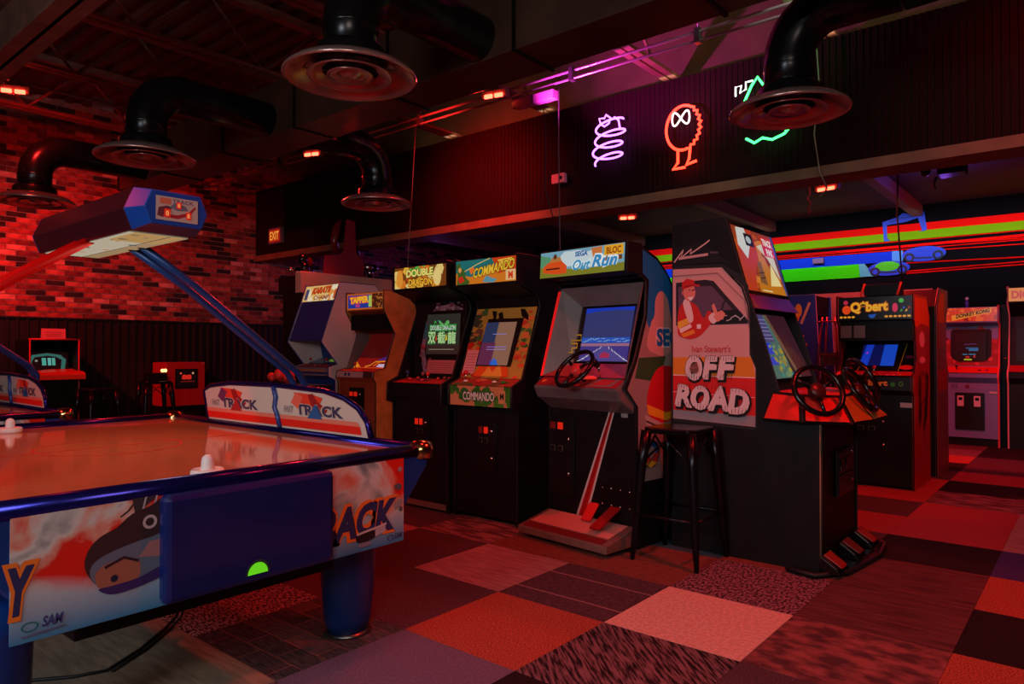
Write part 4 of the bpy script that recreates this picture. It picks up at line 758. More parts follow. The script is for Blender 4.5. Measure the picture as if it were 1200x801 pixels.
# wood sided cabinet
t = thing('arcade_cabinet', 'oak sided upright cabinet with an orange glowing screen, left of the dragon game', 'arcade machine', (-3.035, 2.06, 0), 0, 'upright cabinets of the second row')
W_ = .64
sp = [(-.10,0),(-.10,.86),(-.13,.90),(-.12,.965),(.02,1.0),(.15,1.36),(.0,1.60),(.0,1.80),(.55,1.80),(.75,1.6),(.75,0)]
cab_sides(t, W_, sp, WOOD, RUBBER, .008)
cab_body(t, W_, [(-.09,0),(-.09,.86),(-.12,.90),(-.11,.96),(.05,.97),(.34,1.05),(.34,1.40),(.02,1.60),(.01,1.79),(.54,1.79),(.74,1.6),(.74,0)], mat('orange_brown_front',(150,64,34),.45))
a = face('marquee', t, W_, .008, 1.615, .008, 1.785, LIT, 3, 1); a.rect(0,0,3,1,(190,90,30)); a.rect(.08,.1,1.95,.8,(26,56,150)); a.text('TAPPER',.25,.38,1.55,.4,(250,190,40),(220,60,60),.10,bold=.05,skew=.04); a.ell(.9,.25,.2,.1,(190,60,130)); a.rect(1.8,.15,.25,.7,(170,200,90)); a.rect(2.1,.05,.85,.9,(70,28,14)); a.blobs(26,[(190,110,40),(150,80,30)],2.1,2.95,.05,.95,.03,.08,5); a.build()
MB().box(-.29,.29,.05,.33,1.40,1.56).build('speaker_shelf', BLACK, t)
for s_ in (-1,1): MB().prism([(.0,.98),(.30,1.05),(.30,1.40),(.15,1.38)], s_*.30-.003, s_*.30+.003).build('inner_side', mat('grey_inner',(130,100,100),.5), t)
a = face('screen', t, W_, .06, .985, .325, 1.36, SCREEN, 1, 1, inset=.06, lift=.008); a.rect(0,0,1,1,(84,8,10)); a.rect(0,0,1,.3,(150,14,10)); a.poly([(0,.02),(0,.2),(.2,.06)],(255,150,30)); a.line([(.35,.06),(.5,.10),(.6,.2),(.98,.22)],.035,(255,150,40)); a.line([(.6,.08),(.75,.2)],.04,(255,110,20)); a.poly([(.7,.06),(.75,.14),(1,.14),(1,.04)],(235,200,230)); a.poly([(.62,.24),(1,.42),(1,.24)],(90,40,130)); a.line([(.1,.03),(.98,.03)],.02,(255,80,20)); a.build()
cp = face('control_panel', t, W_, -.115, .967, .04, .985, None, 1, .3, lift=.004).rect(0,0,1,.3,(200,40,44)).build()
joystick(cp, (-.1,-.04,.975), (180,30,30), h=.07)
a = face('control_panel_front', t, W_, -.130, .905, -.121, .965, None, 3, .3, lift=.003); a.rect(0,0,3,.3,(196,150,150)); a.ell(.75,.15,.09,.09,(30,40,110)); a.ell(1.05,.15,.09,.09,(30,40,110)); a.rect(2.2,.0,.75,.3,(90,50,50))
for k in range(8): a.line([(2.25+k*.09,.02),(2.25+k*.09,.28)],.03,(24,18,20))
a.build(); coin_door(t, 0, .45, .80, .24, -.092)
# machine seen from behind, tan header and dark red topper
t = thing('shooting_cabinet', 'large cabinet seen from behind with a tan back and a dark red cut-out topper', 'arcade machine', (-4.9, 2.95, 0))
TAN = mat('tan_back',(214,164,142),.6,noise=.08,scale=3)
MB().box(.0,.40,-.68,.70,0,1.88).build('body', BLACK, t, bevel=.01); MB().box(.30,.42,-.70,.72,1.88,2.14).build('header_box', TAN, t, bevel=.006); MB().box(-.1,.298,-.68,.70,1.88,2.10).build('header_frame', BLACK, t, bevel=.006)
TP = mat('topper_red',(150,28,52),.5)
MB().prism([(p_+.12,q_) for p_,q_ in [(-.42,2.14),(.20,2.14),(.18,2.36),(.16,2.40),(.10,2.42),(.07,2.46),(.05,2.86),(-.07,2.88),(-.12,2.46),(-.18,2.41),(-.40,2.38)]], .30, .33, 'x').build('topper_board', TP, t)
g_ = MB(); g_.tube([(.25,-.08,2.44),(.25,-.10,2.60),(.25,-.06,2.78),(.25,.0,2.86)], [.04,.05,.05,.03], 8); g_.build('topper_figure_limb', mat('dark_red_gloss',(110,20,30),.2), t)
MB().tube([(.25,.26,2.44),(.25,.25,2.52),(.25,.22,2.55)], .035, 8).build('topper_figure_limb', BLACKG, t)
rd = random.Random(5)
for (cy_2, n_) in ((-.62, 9), (.52, 7)):
    for k in range(n_):
        y_ = cy_2 + rd.uniform(-.16,.18); z_ = 2.16 + rd.uniform(.0,.22)*(1-abs(y_-cy_2)*2)
        MB().ball((.2+rd.uniform(-.05,.08), y_, z_), rd.uniform(.035,.075), 8, rd.uniform(.6,1.2)).build('topper_fitting', (BLACKG, CHROME, MATS['dark_red_gloss'], BLACKG)[k % 4], t)
# cube game cabinet (Q*bert)
t = thing('arcade_cabinet', 'black upright cabinet with orange marquee lettering and a blue screen, red patterned side', 'arcade machine', (1.383, 4.10, 0), 0, 'upright cabinets of the back room')
W_ = .62
sp = [(0,0),(0,.80),(-.055,.84),(-.05,.965),(.05,1.0),(.10,1.10),(.05,1.40),(0,1.445),(0,1.665),(.55,1.665),(.70,1.5),(.70,0)]
cab_sides(t, W_, sp, mat('red_side',(150,22,20),.4,noise=.15,scale=4), RUBBER, .006)
cab_body(t, W_, [(.01,.02),(.01,.80),(-.045,.85),(-.045,.96),(.05,.99),(.30,1.25),(.32,1.42),(.01,1.45),(.01,1.655),(.54,1.655),(.69,1.5),(.69,.02)], BLACK)
a = face('marquee', t, W_, .006, 1.455, .006, 1.65, LIT, 3, 1); a.rect(0,0,3,1,(10,8,10)); a.text('Q*bert',.52,.26,1.55,.54,(236,170,40),(190,80,20),.05,bold=.04,skew=.03)
for k in range(6): a.ell(.12+k*.17 if k<4 else 2.0, .12,.075,.05,(236,150,40),8)
for k in range(6): a.ell(2.0+k*.18,.12,.075,.05,(236,150,40),8)
for k in range(4): a.poly([(2.55+k*.1,.3+.12*(k%2)),(2.65+k*.1,.36+.12*(k%2)),(2.6+k*.1,.44+.12*(k%2))],((60,160,60),(60,90,200),(230,180,60),(200,50,40))[k])
a.ell(2.35,.5,.11,.2,(210,40,80)); a.ell(.35,.45,.18,.2,(230,70,24)); a.ell(.32,.78,.1,.1,(190,40,70)); a.ell(2.6,.80,.1,.1,(70,170,70)); a.poly([(1.25,.2),(1.6,.24),(1.5,.06),(1.35,.06)],(30,80,170)); a.build()
MB().box(-.29,.29,.05,.30,1.27,1.44).build('upper_bezel', BLACK, t)
a = Art('notice_labels', t, (-.29,.048,1.29), (.58,0,0), (0,0,.12), 5, 1); a.rect(.05,.05,.8,.9,(120,116,116)); a.rect(1.0,.05,.8,.9,(126,120,120)); a.build()
a = face('monitor_bezel', t, W_, .06, .995, .28, 1.25, None, 1, 1, lift=.008); a.rect(0,0,1,1,(14,12,14)); a.line([(.24,.02),(.38,.96),(.86,.96),(.80,.02)],.012,(190,150,30)); a.ell(.16,.3,.07,.06,(170,40,90)); a.ell(.12,.1,.05,.05,(190,30,40)); a.ell(.9,.15,.09,.08,(220,40,40)); a.ell(.92,.5,.06,.05,(120,40,80)); a.build()
a = face('screen', t, W_, .09, 1.04, .26, 1.225, SCREEN, 1, 1, inset=.17, lift=.016); a.rect(0,0,1,1,(12,20,90)); a.poly([(0,0),(.1,1),(.32,1),(.24,0)],(24,64,214)); a.poly([(.6,0),(.62,1),(1,1),(.98,0)],(24,80,220)); a.ell(.16,.6,.03,.05,(200,50,200)); a.build()
cp = face('control_panel', t, W_, -.048, .967, .05, 1.0, None, 3, .3, lift=.004); cp.rect(0,0,3,.3,(200,40,30)); cp.line([(1.1,.02),(1.4,.25),(1.7,.05),(2.1,.25)],.06,(120,20,20)); 
for k in range(9): cp.ell(.5+k*.26,.05,.06,.04,(240,150,60),8)
cp = cp.build(); joystick(cp, (0,0,.985), (200,40,30)); button(cp, (-.18,.0,.985), (230,60,40)); button(cp, (.18,.0,.985), (230,60,40))
a = face('control_panel_front', t, W_, -.052, .845, -.05, .955, None, 3, .55, lift=.003); a.rect(0,0,3,.55,(20,18,26)); a.text('Q*bert',.75,.14,1.35,.30,(255,150,50),bold=.05); a.ell(2.3,.25,.1,.1,(60,150,50)); a.ring(2.62,.28,.09,.1,.6,(90,160,40)); a.build()
coin_door(t, -.02, .25, .68, .30, .01); MB().box(.2,.29,.0,.01,.70,.74).build('paper_label', mat('paper_label',(190,180,180),.7), t)
a = Art('side_art', t, (W_/2,0,0), (0,.70,0), (0,0,1.66), .7, 1.66, None, .002); a.poly([(.02,1.40),(.02,1.64),(.52,1.64),(.66,1.48),(.66,1.40),(.3,1.28)],(214,110,40)); a.poly([(.06,1.38),(.3,1.42),(.66,1.40),(.62,1.12),(.1,1.05)],(150,70,90)); a.ell(.32,1.28,.12,.07,(220,190,220)); a.ell(.34,1.10,.13,.03,(220,190,220)); a.poly([(.2,.96),(.16,.6),(.22,.52),(.28,.62),(.26,.96)],(40,12,14)); a.poly([(.5,1.0),(.42,.66),(.36,.44),(.55,.6),(.62,.95)],(40,12,14)); a.ring(.32,.86,.2,.14,.85,(110,30,40)); a.build()  # orange top patch paints in a pool of orange light
t = thing('cabinet_topper', 'small black box with red edges on top of the orange lettered cabinet', 'box', (1.43, 4.25, 1.667))
MB().box(-.15,.13,-.05,.15,0,.10).build('housing', BLACK, t, bevel=.004)
for x in (-.155,.135): MB().tube([(x-.02,-.05,.0),(x+.012,-.05,.11)], .009, 6).build('red_edge', mat('red_edge',(230,40,30),.4,emit=.25), t)
# cabinet standing behind it
t = thing('arcade_cabinet', 'upright cabinet standing back to back behind the orange lettered one, purple grey side', 'arcade machine', (1.41, 5.62, 0), pi, 'upright cabinets of the back room')
cab_sides(t, .62, [(0,0),(0,.9),(-.05,.95),(.1,1.1),(.1,1.5),(0,1.6),(0,1.78),(.45,1.78),(.62,1.6),(.62,0)], mat('purple_grey_side',(110,70,88),.4,noise=.1,scale=4), RUBBER, .006)
cab_body(t, .62, [(.01,.02),(.01,.9),(.12,1.1),(.12,1.5),(.01,1.6),(.01,1.77),(.44,1.77),(.61,1.6),(.61,.02)], BLACK)
a = Art('side_art', t, (-.31,.62,0), (0,-.62,0), (0,0,1.78), .62, 1.78, None, .002); a.poly([(.02,1.45),(.05,1.6),(.2,1.74),(.4,1.74),(.4,1.45)],(180,96,40)); a.poly([(.02,1.2),(.02,1.45),(.4,1.45),(.5,1.2)],(130,96,110)); a.poly([(.02,.8),(.02,1.0),(.5,1.0),(.5,.8)],(150,40,50)); a.build()
MB().box(-.2,.2,-.005,.01,.3,.8).build('coin_door', MATS['coin_door_black'], t)
# barrel game cabinet at the back wall
t = thing('arcade_cabinet', 'pale blue upright cabinet with red trim and red bezel against the back wall', 'arcade machine', (1.65, 7.75, 0), 0, 'upright cabinets of the back room')
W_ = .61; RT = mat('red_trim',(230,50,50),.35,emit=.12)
sp = [(0,.0),(0,.78),(-.07,.84),(-.07,.90),(.05,.98),(.16,1.50),(.0,1.53),(.0,1.73),(.55,1.73),(.72,1.5),(.72,0)]
BLP = mat('lilac_blue',(112,120,176),.45)
cab_sides(t, W_, sp, BLP, RT, .010)
cab_body(t, W_, [(.01,.10),(.01,.78),(-.06,.85),(-.06,.90),(.06,.98),(.14,1.49),(.01,1.53),(.01,1.72),(.54,1.72),(.71,1.5),(.71,.10)], BLP)
MB().box(-W_/2+.02,W_/2-.02,.03,.7,0,.10).build('plinth', BLACK, t)
a = face('marquee', t, W_, .008, 1.545, .008, 1.715, LIT, 3, 1); a.rect(0,0,3,1,(215,50,24)); a.blobs(22,[(150,24,20),(235,90,30)],0,3,0,1,.08,.2,8); a.poly([(.5,.05),(2.7,.62),(2.7,.98),(.5,.45)],(238,130,40)); a.text('DONKEY KONG',.75,.22,1.85,.30,(40,16,20),bold=.05,skew=.22); a.build()
a = face('monitor_bezel', t, W_, .062, .99, .142, 1.485, None, 1, 1); a.rect(0,0,1,1,(150,30,36)); a.blobs(30,[(180,50,60),(110,20,26),(200,70,80)],0,1,0,1,.03,.08,12); a.poly([(.18,.15),(.12,.25),(.12,.88),(.16,.93),(.84,.93),(.88,.88),(.88,.25),(.80,.15)],(6,5,6)); a.build()
a = face('screen', t, W_, .050, 1.06, .103, 1.40, SCREEN, 1, 1, inset=.14, lift=.010); a.rect(0,0,1,1,(5,5,6)); a.rect(.35,.42,.4,.05,(30,90,140)); a.rect(.45,.34,.3,.08,(30,110,160)); a.rect(.25,.20,.16,.03,(40,140,170)); a.rect(.45,.20,.22,.04,(40,120,160)); a.rect(.35,.08,.12,.07,(210,40,40)); a.rect(.6,.1,.06,.08,(220,50,50)); a.rect(.3,.0,.25,.05,(200,190,40)); a.line([(.3,.58),(.7,.6)],.02,(110,60,120)); a.build()
cp = face('control_panel', t, W_, -.068, .905, .055, .98, None, 1, .2, lift=.004).rect(0,0,1,.2,(214,40,30)).build(); joystick(cp, (-.14,-.02,.93), (30,30,34)); button(cp, (.1,-.02,.935), (40,40,60)); button(cp, (.18,-.02,.935), (40,40,60))
a = face('front_print', t, W_, .006, .70, .006, .775, None, 3, .4); a.rect(0,0,3,.4,(120,120,176)); 
for k in range(7): a.line([(.42+k*.06,.06),(.42+k*.06,.34)],.025,(50,50,90))
a.ell(1.35,.18,.13,.12,(90,24,60)); a.build()
cd = MB().box(-.16,.15,-.006,.012,.20,.66).build('coin_door', MATS['coin_door_black'], t, bevel=.003)
for x in (-.10,.075): MB().box(x-.035,x+.035,-.014,-.004,.49,.62).build('coin_slot_plate', mat('pale_plate',(200,190,200),.4), cd, bevel=.003); MB().box(x-.02,x+.02,-.018,-.012,.565,.60).build('slot', BLACKG, cd)
MB().box(.20,.28,.0,.012,.655,.68).build('paper_label', MATS['paper_label'], t)
t = thing('figurine', 'tiny blue and white figurine standing on the pale blue cabinet', 'figurine', (1.60, 7.95, 1.73))
MB().lathe([(0,0),(.022,0),(.018,.03),(.026,.06),(.012,.09),(0,.095)], n=10).build('body', mat('figurine_blue',(70,60,180),.4), t); MB().ball((0,0,.11), .022, 10).build('head', mat('figurine_white',(200,200,210),.4), t)
t = thing('arcade_cabinet', 'tall black upright cabinet with pink trim and orange marquee', 'arcade machine', (2.34, 7.75, 0), 0, 'upright cabinets of the back room')
W_ = .62; sp = [(0,0),(0,.78),(-.05,.84),(-.05,.92),(.10,1.0),(.22,1.6),(.0,1.76),(.0,1.95),(.6,1.95),(.72,1.7),(.72,0)]
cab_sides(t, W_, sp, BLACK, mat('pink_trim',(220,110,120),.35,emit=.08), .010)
cab_body(t, W_, [(.01,0),(.01,.78),(-.04,.85),(-.04,.92),(.12,1.0),(.24,1.6),(.01,1.76),(.01,1.94),(.59,1.94),(.71,1.7),(.71,0)], BLACK)
a = face('marquee', t, W_, .008, 1.775, .008, 1.935, LIT, 3, 1); a.rect(0,0,3,1,(226,120,24)); a.text('DIG DUG',.15,.2,2.3,.6,(200,30,30),bold=.05); a.build()
face('screen', t, W_, .13, 1.05, .235, 1.55, SCREEN, 1, 1, inset=.08, lift=.008).rect(0,0,1,1,(5,5,7)).rect(.2,.1,.6,.1,(30,40,90)).build()
face('control_panel', t, W_, -.045, .925, .11, 1.0, None, 1, .2, lift=.004).rect(0,0,1,.2,(170,30,40)).build(); coin_door(t, 0, .3, .7, .26, .01)
MB().box(-.04,.04,-.002,.01,.72,.74).build('paper_label', MATS['paper_label'], t)
# dark steel box between the two
t = thing('steel_locker', 'narrow dark cabinet with a bright rail between the two machines on the back wall', 'cabinet', (2.0, 8.1, 0))
MB().box(-.035,.03,-.2,.3,0,1.75).build('body', BLACK, t); MB().tube([(-.035,-.21,1.09),(.03,-.21,1.09)], .008, 6).build('rail', CHROME, t)
# blue cabinet behind the off-road one
t = thing('arcade_cabinet', 'bright blue sided cabinet with orange splashes, half hidden by the off-road cabinet', 'arcade machine', (.33, 6.31, 0), pi/2, 'upright cabinets of the back room')
W_ = .62; sp = [(0,0),(0,.8),(-.05,.85),(-.05,.93),(.0,1.84),(.62,1.84),(.72,1.6),(.72,0)]
cab_sides(t, W_, sp, mat('bright_blue_side',(30,60,170),.4), mat('pale_trim',(150,140,170),.4), .007)
cab_body(t, W_, [(.01,.02),(.01,.8),(.02,.95),(.2,1.1),(.18,1.5),(.02,1.6),(.01,1.83),(.61,1.83),(.71,1.6),(.71,.02)], BLACK)
a = Art('side_art', t, (-W_/2,.72,0), (0,-.70,0), (0,0,1.84), .7, 1.84, None, .002); a.poly([(.3,1.45),(.36,1.6),(.45,1.70),(.55,1.60),(.5,1.45),(.6,1.35),(.52,1.30),(.4,1.36)],(232,120,30)); a.ell(.53,1.66,.04,.08,(240,180,60)); a.line([(.56,1.5),(.66,1.75)],.03,(190,190,150)); a.ell(.3,1.7,.05,.05,(235,150,50)); a.ell(.58,1.25,.05,.03,(230,150,50)); a.poly([(.3,1.2),(.4,1.3),(.45,1.1),(.35,.9)],(16,20,50)); a.poly([(.56,1.0),(.62,1.1),(.66,.9)],(90,150,200)); a.build()
face('screen', t, W_, .03, 1.0, .19, 1.45, SCREEN, 1, 1, inset=.06, lift=.004).rect(0,0,1,1,(8,8,14)).build()
t = thing('steel_rack', 'dark tubular steel rack standing between the blue sided cabinet and the orange lettered one', 'rack', (.62, 5.5, 0))
for x in (-.12,-.04,.10,.17): MB().tube([(x,0,0),(x*.9,0,1.15),(x*.6,.02,1.55)], .011, 6).build('upright', mat('rack_steel',(120,60,60),.3,.6), t)
for z in (.3,.75,1.13,1.5): MB().tube([(-.12,0,z),(.17,0,z)], .009, 6).build('crossbar', MATS['rack_steel'], t)
MB().box(-.1,.15,.02,.05,1.02,1.16).build('sign_plate', mat('dull_plate',(110,80,70),.5), t)
MB().box(-6.0,1.12,8.56,8.60,1.05,2.04).build('red_wall_board', mat('red_board',(170,44,38),.6), wb)
# ---- things along the brick wall
t = thing('screen_cabinet', 'low open fronted black cabinet with red edges and a domed picture inside', 'arcade machine', (-6.60, .315, 0), pi/2)
RE = mat('red_edge_paint',(200,50,50),.4)
for s_ in (-1,1): MB().box(s_*.255-.012,s_*.255+.012,0,.5,0,1.31).build('side_panel', BLACK, t); MB().tube([(s_*.255,-.004,.0),(s_*.255,-.004,1.31)], .008, 6).build('edge_trim', RE, t)
MB().tube([(-.27,-.004,1.315),(.27,-.004,1.315)], .010, 6).build('edge_trim', RE, t); MB().box(-.26,.26,0,.5,1.29,1.31).build('roof', BLACK, t); MB().box(-.25,.25,.46,.5,0,1.3).build('back', BLACK, t); MB().box(-.25,.25,.02,.45,0,.84).build('body', BLACK, t)
MB().prism([(-.16,.84),(-.16,.90),(-.10,.93),(.2,.96),(.2,.84)], -.26, .28).build('control_panel', mat('panel_orange',(200,60,36),.4), t, bevel=.005)
a = Art('screen', t, (-.22,.22,.96), (.44,0,0), (0,.05,.20), 1, .45, SCREEN); a.rect(0,0,1,.45,(30,6,10)); a.poly([(.05,0),(.0,.25),(.15,.38),(.5,.43),(.82,.38),(.95,.25),(.9,0),(.8,.0),(.84,.25),(.7,.33),(.5,.36),(.2,.32),(.12,.2),(.16,0)],(60,120,110)); a.rect(.36,.1,.10,.2,(90,190,170)); a.rect(.5,.1,.08,.2,(110,200,190)); a.rect(.6,.1,.08,.2,(90,190,170)); a.rect(.2,.2,.06,.05,(160,160,150)); a.build()
t = thing('paper_sign', 'pink lit paper sign standing on the low screen cabinet', 'sign', (-6.62, .31, 1.312), pi/2)
MB().prism([(.0,0),(.015,.13),(.018,.13),(.004,0)], -.125, .125).build('sheet', mat('sign_paper',(214,120,130),.7), t); MB().prism([(.05,0),(.018,.12),(.015,.12),(.045,0)], -.125, .125).build('easel_back', MATS['sign_paper'], t)
a = Art('lettering', t, (-.1,-.0,.02), (.2,0,0), (0,.012,.09), 1, 1)
for k in range(3): a.line([(.08,.25+k*.25),(.92,.25+k*.25)],.05,(140,50,60))
a.build()
t = thing('change_machine', 'square red cabinet with a dark window of red characters, against the wainscot', 'cabinet', (-6.80, 1.97, 0), pi/2)
RC = mat('red_cabinet',(176,36,30),.45)
MB().box(-.27,.27,0,.42,.42,1.02).build('body', RC, t, bevel=.008); MB().box(-.24,.24,.03,.40,0,.42).build('stand', BLACK, t); MB().box(-.15,.16,-.008,.01,.66,.93).build('window_frame', BLACKG, t, bevel=.006)
a = Art('window_display', t, (-.13,-.009,.68), (.27,0,0), (0,0,.23), 1, .85, LIT); a.rect(0,0,1,.85,(14,5,6)); a.text('88',.25,.38,.5,.25,(220,40,30),bold=.06); a.ell(.2,.7,.05,.05,(230,80,60)); a.ell(.82,.7,.05,.05,(235,170,130)); a.line([(.2,.28),(.9,.28)],.03,(150,24,20)); a.build()
MB().box(.22,.26,-.004,.006,1.0,1.015).build('corner_sticker', mat('sticker_pink',(220,120,130),.6), t)
t = thing('bulb_box', 'small dark box with two glowing yellow bulbs on the stool beside the red cabinet', 'lamp', (-6.25, 1.34, .80), pi/2)
MB().box(-.14,.10,-.06,.08,0,.10).build('housing', BLACK, t, bevel=.006); MB().box(.02,.14,-.05,.05,-.0,.06).build('tray', mat('tray_red',(150,30,30),.5), t)
for x in (.05,.085): MB().ball((x,-.04,.13), .022, 10).build('bulb', mat('bulb_glow',(255,190,110),emit=3.0), t)
t = thing('low_cabinet', 'low dark cabinet behind the hockey table guard carrying a crumpled red thing', 'cabinet', (-2.75, .95, 0), R(10))
MB().box(-.25,.25,-.2,.3,0,.84).build('body', BLACK, t, bevel=.01); MB().box(-.26,.26,-.21,.31,.84,.87).build('top', BLACKG, t, bevel=.004)
t = thing('red_bundle', 'crumpled bright red bundle lying on the low dark cabinet', 'bundle', (-2.78, .93, .87), R(-20))
rd = random.Random(2); c = MB()
for k in range(14): c.ball((rd.uniform(-.14,.14), rd.uniform(-.07,.07), rd.uniform(.04,.12)), rd.uniform(.03,.055), 8)
c.build('cloth', mat('red_cloth',(220,50,36),.6), t); MB().tube([(.1,0,.08),(.14,-.02,.14),(.12,0,.17)], .012, 6).build('strap', mat('orange_strap',(240,110,50),.5,emit=.15), t)

# ================================================================== AIR HOCKEY TABLE
HB = mat('hockey_blue',(8,52,124),.38, noise=.08, scale=3, coat=.3); HR = mat('rail_blue',(34,30,116),.20,.8); HA = mat('arm_blue',(22,62,128),.3,.3)
sm = bpy.data.materials.new('smoke_print'); sm.use_nodes = True; nt = sm.node_tree; b = nt.nodes['Principled BSDF']; L = nt.links.new
tc = nt.nodes.new('ShaderNodeTexCoord'); n1 = nt.nodes.new('ShaderNodeTexNoise'); n1.inputs['Scale'].default_value = 3.6; n1.inputs['Detail'].default_value = 5; n1.inputs['Distortion'].default_value = .6; L(tc.outputs['Object'], n1.inputs['Vector'])
r1 = nt.nodes.new('ShaderNodeValToRGB'); e = r1.color_ramp.elements; e[0].position = .34; e[0].color = lin((120,135,135)); e[1].position = .42; e[1].color = lin((205,205,200))
q = e.new(.475); q.color = lin((214,150,130)); q = e.new(.52); q.color = lin((215,40,28)); q = e.new(.72); q.color = lin((225,24,18)); L(n1.outputs['Fac'], r1.inputs['Fac'])
sx = nt.nodes.new('ShaderNodeSeparateXYZ'); L(tc.outputs['Object'], sx.inputs[0]); n3 = nt.nodes.new('ShaderNodeTexNoise'); n3.inputs['Scale'].default_value = 2.5; L(tc.outputs['Object'], n3.inputs['Vector'])
ma = nt.nodes.new('ShaderNodeMath'); ma.operation = 'MULTIPLY_ADD'; ma.inputs[1].default_value = -.16; L(n3.outputs['Fac'], ma.inputs[0]); L(sx.outputs['Z'], ma.inputs[2])
r2 = nt.nodes.new('ShaderNodeMapRange'); r2.inputs['From Min'].default_value = .465; r2.inputs['From Max'].default_value = .51; L(ma.outputs[0], r2.inputs['Value'])
g2 = nt.nodes.new('ShaderNodeMapRange'); g2.inputs['From Min'].default_value = .44; g2.inputs['From Max'].default_value = .56; L(sx.outputs['Z'], g2.inputs['Value'])
mg = nt.nodes.new('ShaderNodeMix'); mg.data_type = 'RGBA'; mg.inputs['A'].default_value = lin((60,130,175)); mg.inputs['B'].default_value = lin((178,190,196)); L(g2.outputs['Result'], mg.inputs['Factor'])
mx = nt.nodes.new('ShaderNodeMix'); mx.data_type = 'RGBA'; L(r2.outputs['Result'], mx.inputs['Factor']); L(mg.outputs['Result'], mx.inputs['A']); L(r1.outputs['Color'], mx.inputs['B']); L(mx.outputs['Result'], b.inputs['Base Color']); b.inputs['Roughness'].default_value = .35
GW = mat('guard_white',(206,190,180),.3)
def hockey(loc, label):
    t = thing('air_hockey_table', label, 'air hockey table', loc, 0, 'air hockey tables')
    X, Y = 1.12, .797
    pr = [(-.553,.432),(.553,.432),(.784,.714),(.797,.77),(-.797,.77),(-.784,.714)]
    MB().prism(pr, -X, X).build('body', HB, t, bevel=.006)
    MB().box(-.95,.95,-.45,.45,.34,.434).build('underbody', BLACK, t)
    for y in (-.25,.5): MB().box(1.0,1.04,y-.05,y+.05,.415,.433).build('wood_block', WOOD, t)
    PF = MB().box(-X+.05,X-.05,-Y+.05,Y-.05,.765,.776).build('playfield', mat('playfield_gloss',(190,118,74),.09,spec=.7), t)
    a = Art('playfield_lines', PF, (-1.05,-.74,.776), (2.1,0,0), (0,1.48,0), 2.1, 1.48, None, .0006)
    a.ring(1.05,.74,.28,.28,.96,(190,60,50),48); a.line([(1.05,0),(1.05,1.48)],.012,(190,60,50)); a.build()
    rails = [((-X-.012,X+.012,-Y-.012,-Y+.062)), ((-X-.012,X+.012,Y-.062,Y+.012)), ((-X-.012,-X+.062,-Y+.062,Y-.062)), ((X-.062,X+.012,-Y+.062,Y-.062))]
    cs = [(-X+.020,-Y+.022),(X-.022,-Y+.022),(X-.022,Y-.022),(-X+.022,Y-.022)]
    for k in range(4):
        p, q_ = cs[k], cs[(k+1)%4]; MB().tube([(p[0],p[1],.774),(q_[0],q_[1],.774)], .030, 20).build('rail', HR, t)
    for sx_ in (-1,1):
        for sy2 in (-1,1): MB().lathe([(.048,-.05),(.054,-.02),(.046,.006),(.03,.016),(0,.02)], (sx_*(X-.024), sy2*(Y-.024), .797), 16).build('corner_cap', mat('corner_metal',(220,170,110),.15,1.0), t)
    for s_ in (-1,1):
        g = MB().box(*( (X, X+.004) if s_>0 else (-X-.004,-X) ), -.655,.655,.437,.768).build('side_print', sm, t)
        o = (X+.0045,-.655,.435) if s_>0 else (-X-.0045,.655,.435)
        a = Art('side_graphics', t, o, (0,1.31*s_,0), (0,0,.34), 131, 34)
        # left of the return box: dark shoe-like shape and lettering
        a.poly([(29,34),(30,28),(34,31),(37,33),(38,34)],(58,50,54)); a.line([(31,33),(28,29.5),(26,28.2)],.5,(60,50,54)); a.line([(33,33),(32,29)],.5,(170,170,180)); a.line([(36,33),(35,29)],.5,(170,170,180)); a.spoly([(17.3,15),(17.6,20),(20.5,23.5),(25,25.5),(29,28.5),(34,30),(39,31),(39,12),(30,9),(22,9)],(60,38,42)); a.spoly([(18.4,15.5),(21,18),(27,19.8),(34,21),(39,21),(39,11),(30,8.6),(22,9.6),(19,12)],(98,106,126)); a.spoly([(19.6,13.5),(22,15.8),(27,16.5),(31,15),(31,10.5),(27,9.2),(21,9.4)],(154,96,78)); a.spoly([(20.4,9.4),(24,7.2),(31,7.6),(39,9.6),(39,12.6),(31,10.2),(24,9.6)],(58,40,98)); a.poly([(31,16),(34,20),(37,20),(37,15)],(170,110,110)); a.ring(34,25.5,2.0,2.0,.6,(200,170,170)); a.ell(24.5,11.5,1,1,(30,36,60)); a.line([(22,15),(27,16.8),(31,15)],.8,(50,30,40))
        a.text('Y',-.6,7.5,6.0,12.5,(46,48,90),(226,120,40),.10,shear=.2,bold=.06); a.ring(4.3,4.1,2.0,1.3,.75,(40,110,120)); a.text('SAM',7.0,3.2,5.0,2.8,(60,60,120),shear=.25,bold=.03); a.line([(2.5,1.8),(12.5,2.4)],.5,(90,100,130))
        a.text('TRACK',84,5.5,43,12.5,(50,52,98),(230,122,44),.085,shear=.22,bold=.05)
        a.spoly([(107.5,5.2),(108,6.8),(112,7.6),(116,7.2),(116.5,4.6),(112,3.4),(108.5,3.8)],(40,30,36)); a.line([(108,6.8),(113,7.4),(118,7.9),(122,8.6)],.8,(200,190,190)); a.ell(111.5,2.6,3.2,.9,(130,130,150)); a.poly([(116.5,4.6),(116.5,7.2),(121.5,8.0),(121.5,5.6)],(176,172,182)); a.ring(124,2.6,1.7,1.1,.75,(40,60,110)); a.text('SAM',126,1.8,4,2.2,(60,60,110),shear=.25,bold=.03)
        a.blobs(6,[(90,90,96),(150,140,140)],126,130,12,30,.8,2.0,3); a.build()
        rb_ = MB().box(*( (X,X+.055) if s_>0 else (-X-.055,-X) ), -.292,.292,.447,.765).build('return_box', mat('return_box_blue',(2,28,92),.33,coat=.4), t, bevel=.018)
        xs = X+.0555 if s_>0 else -X-.0555
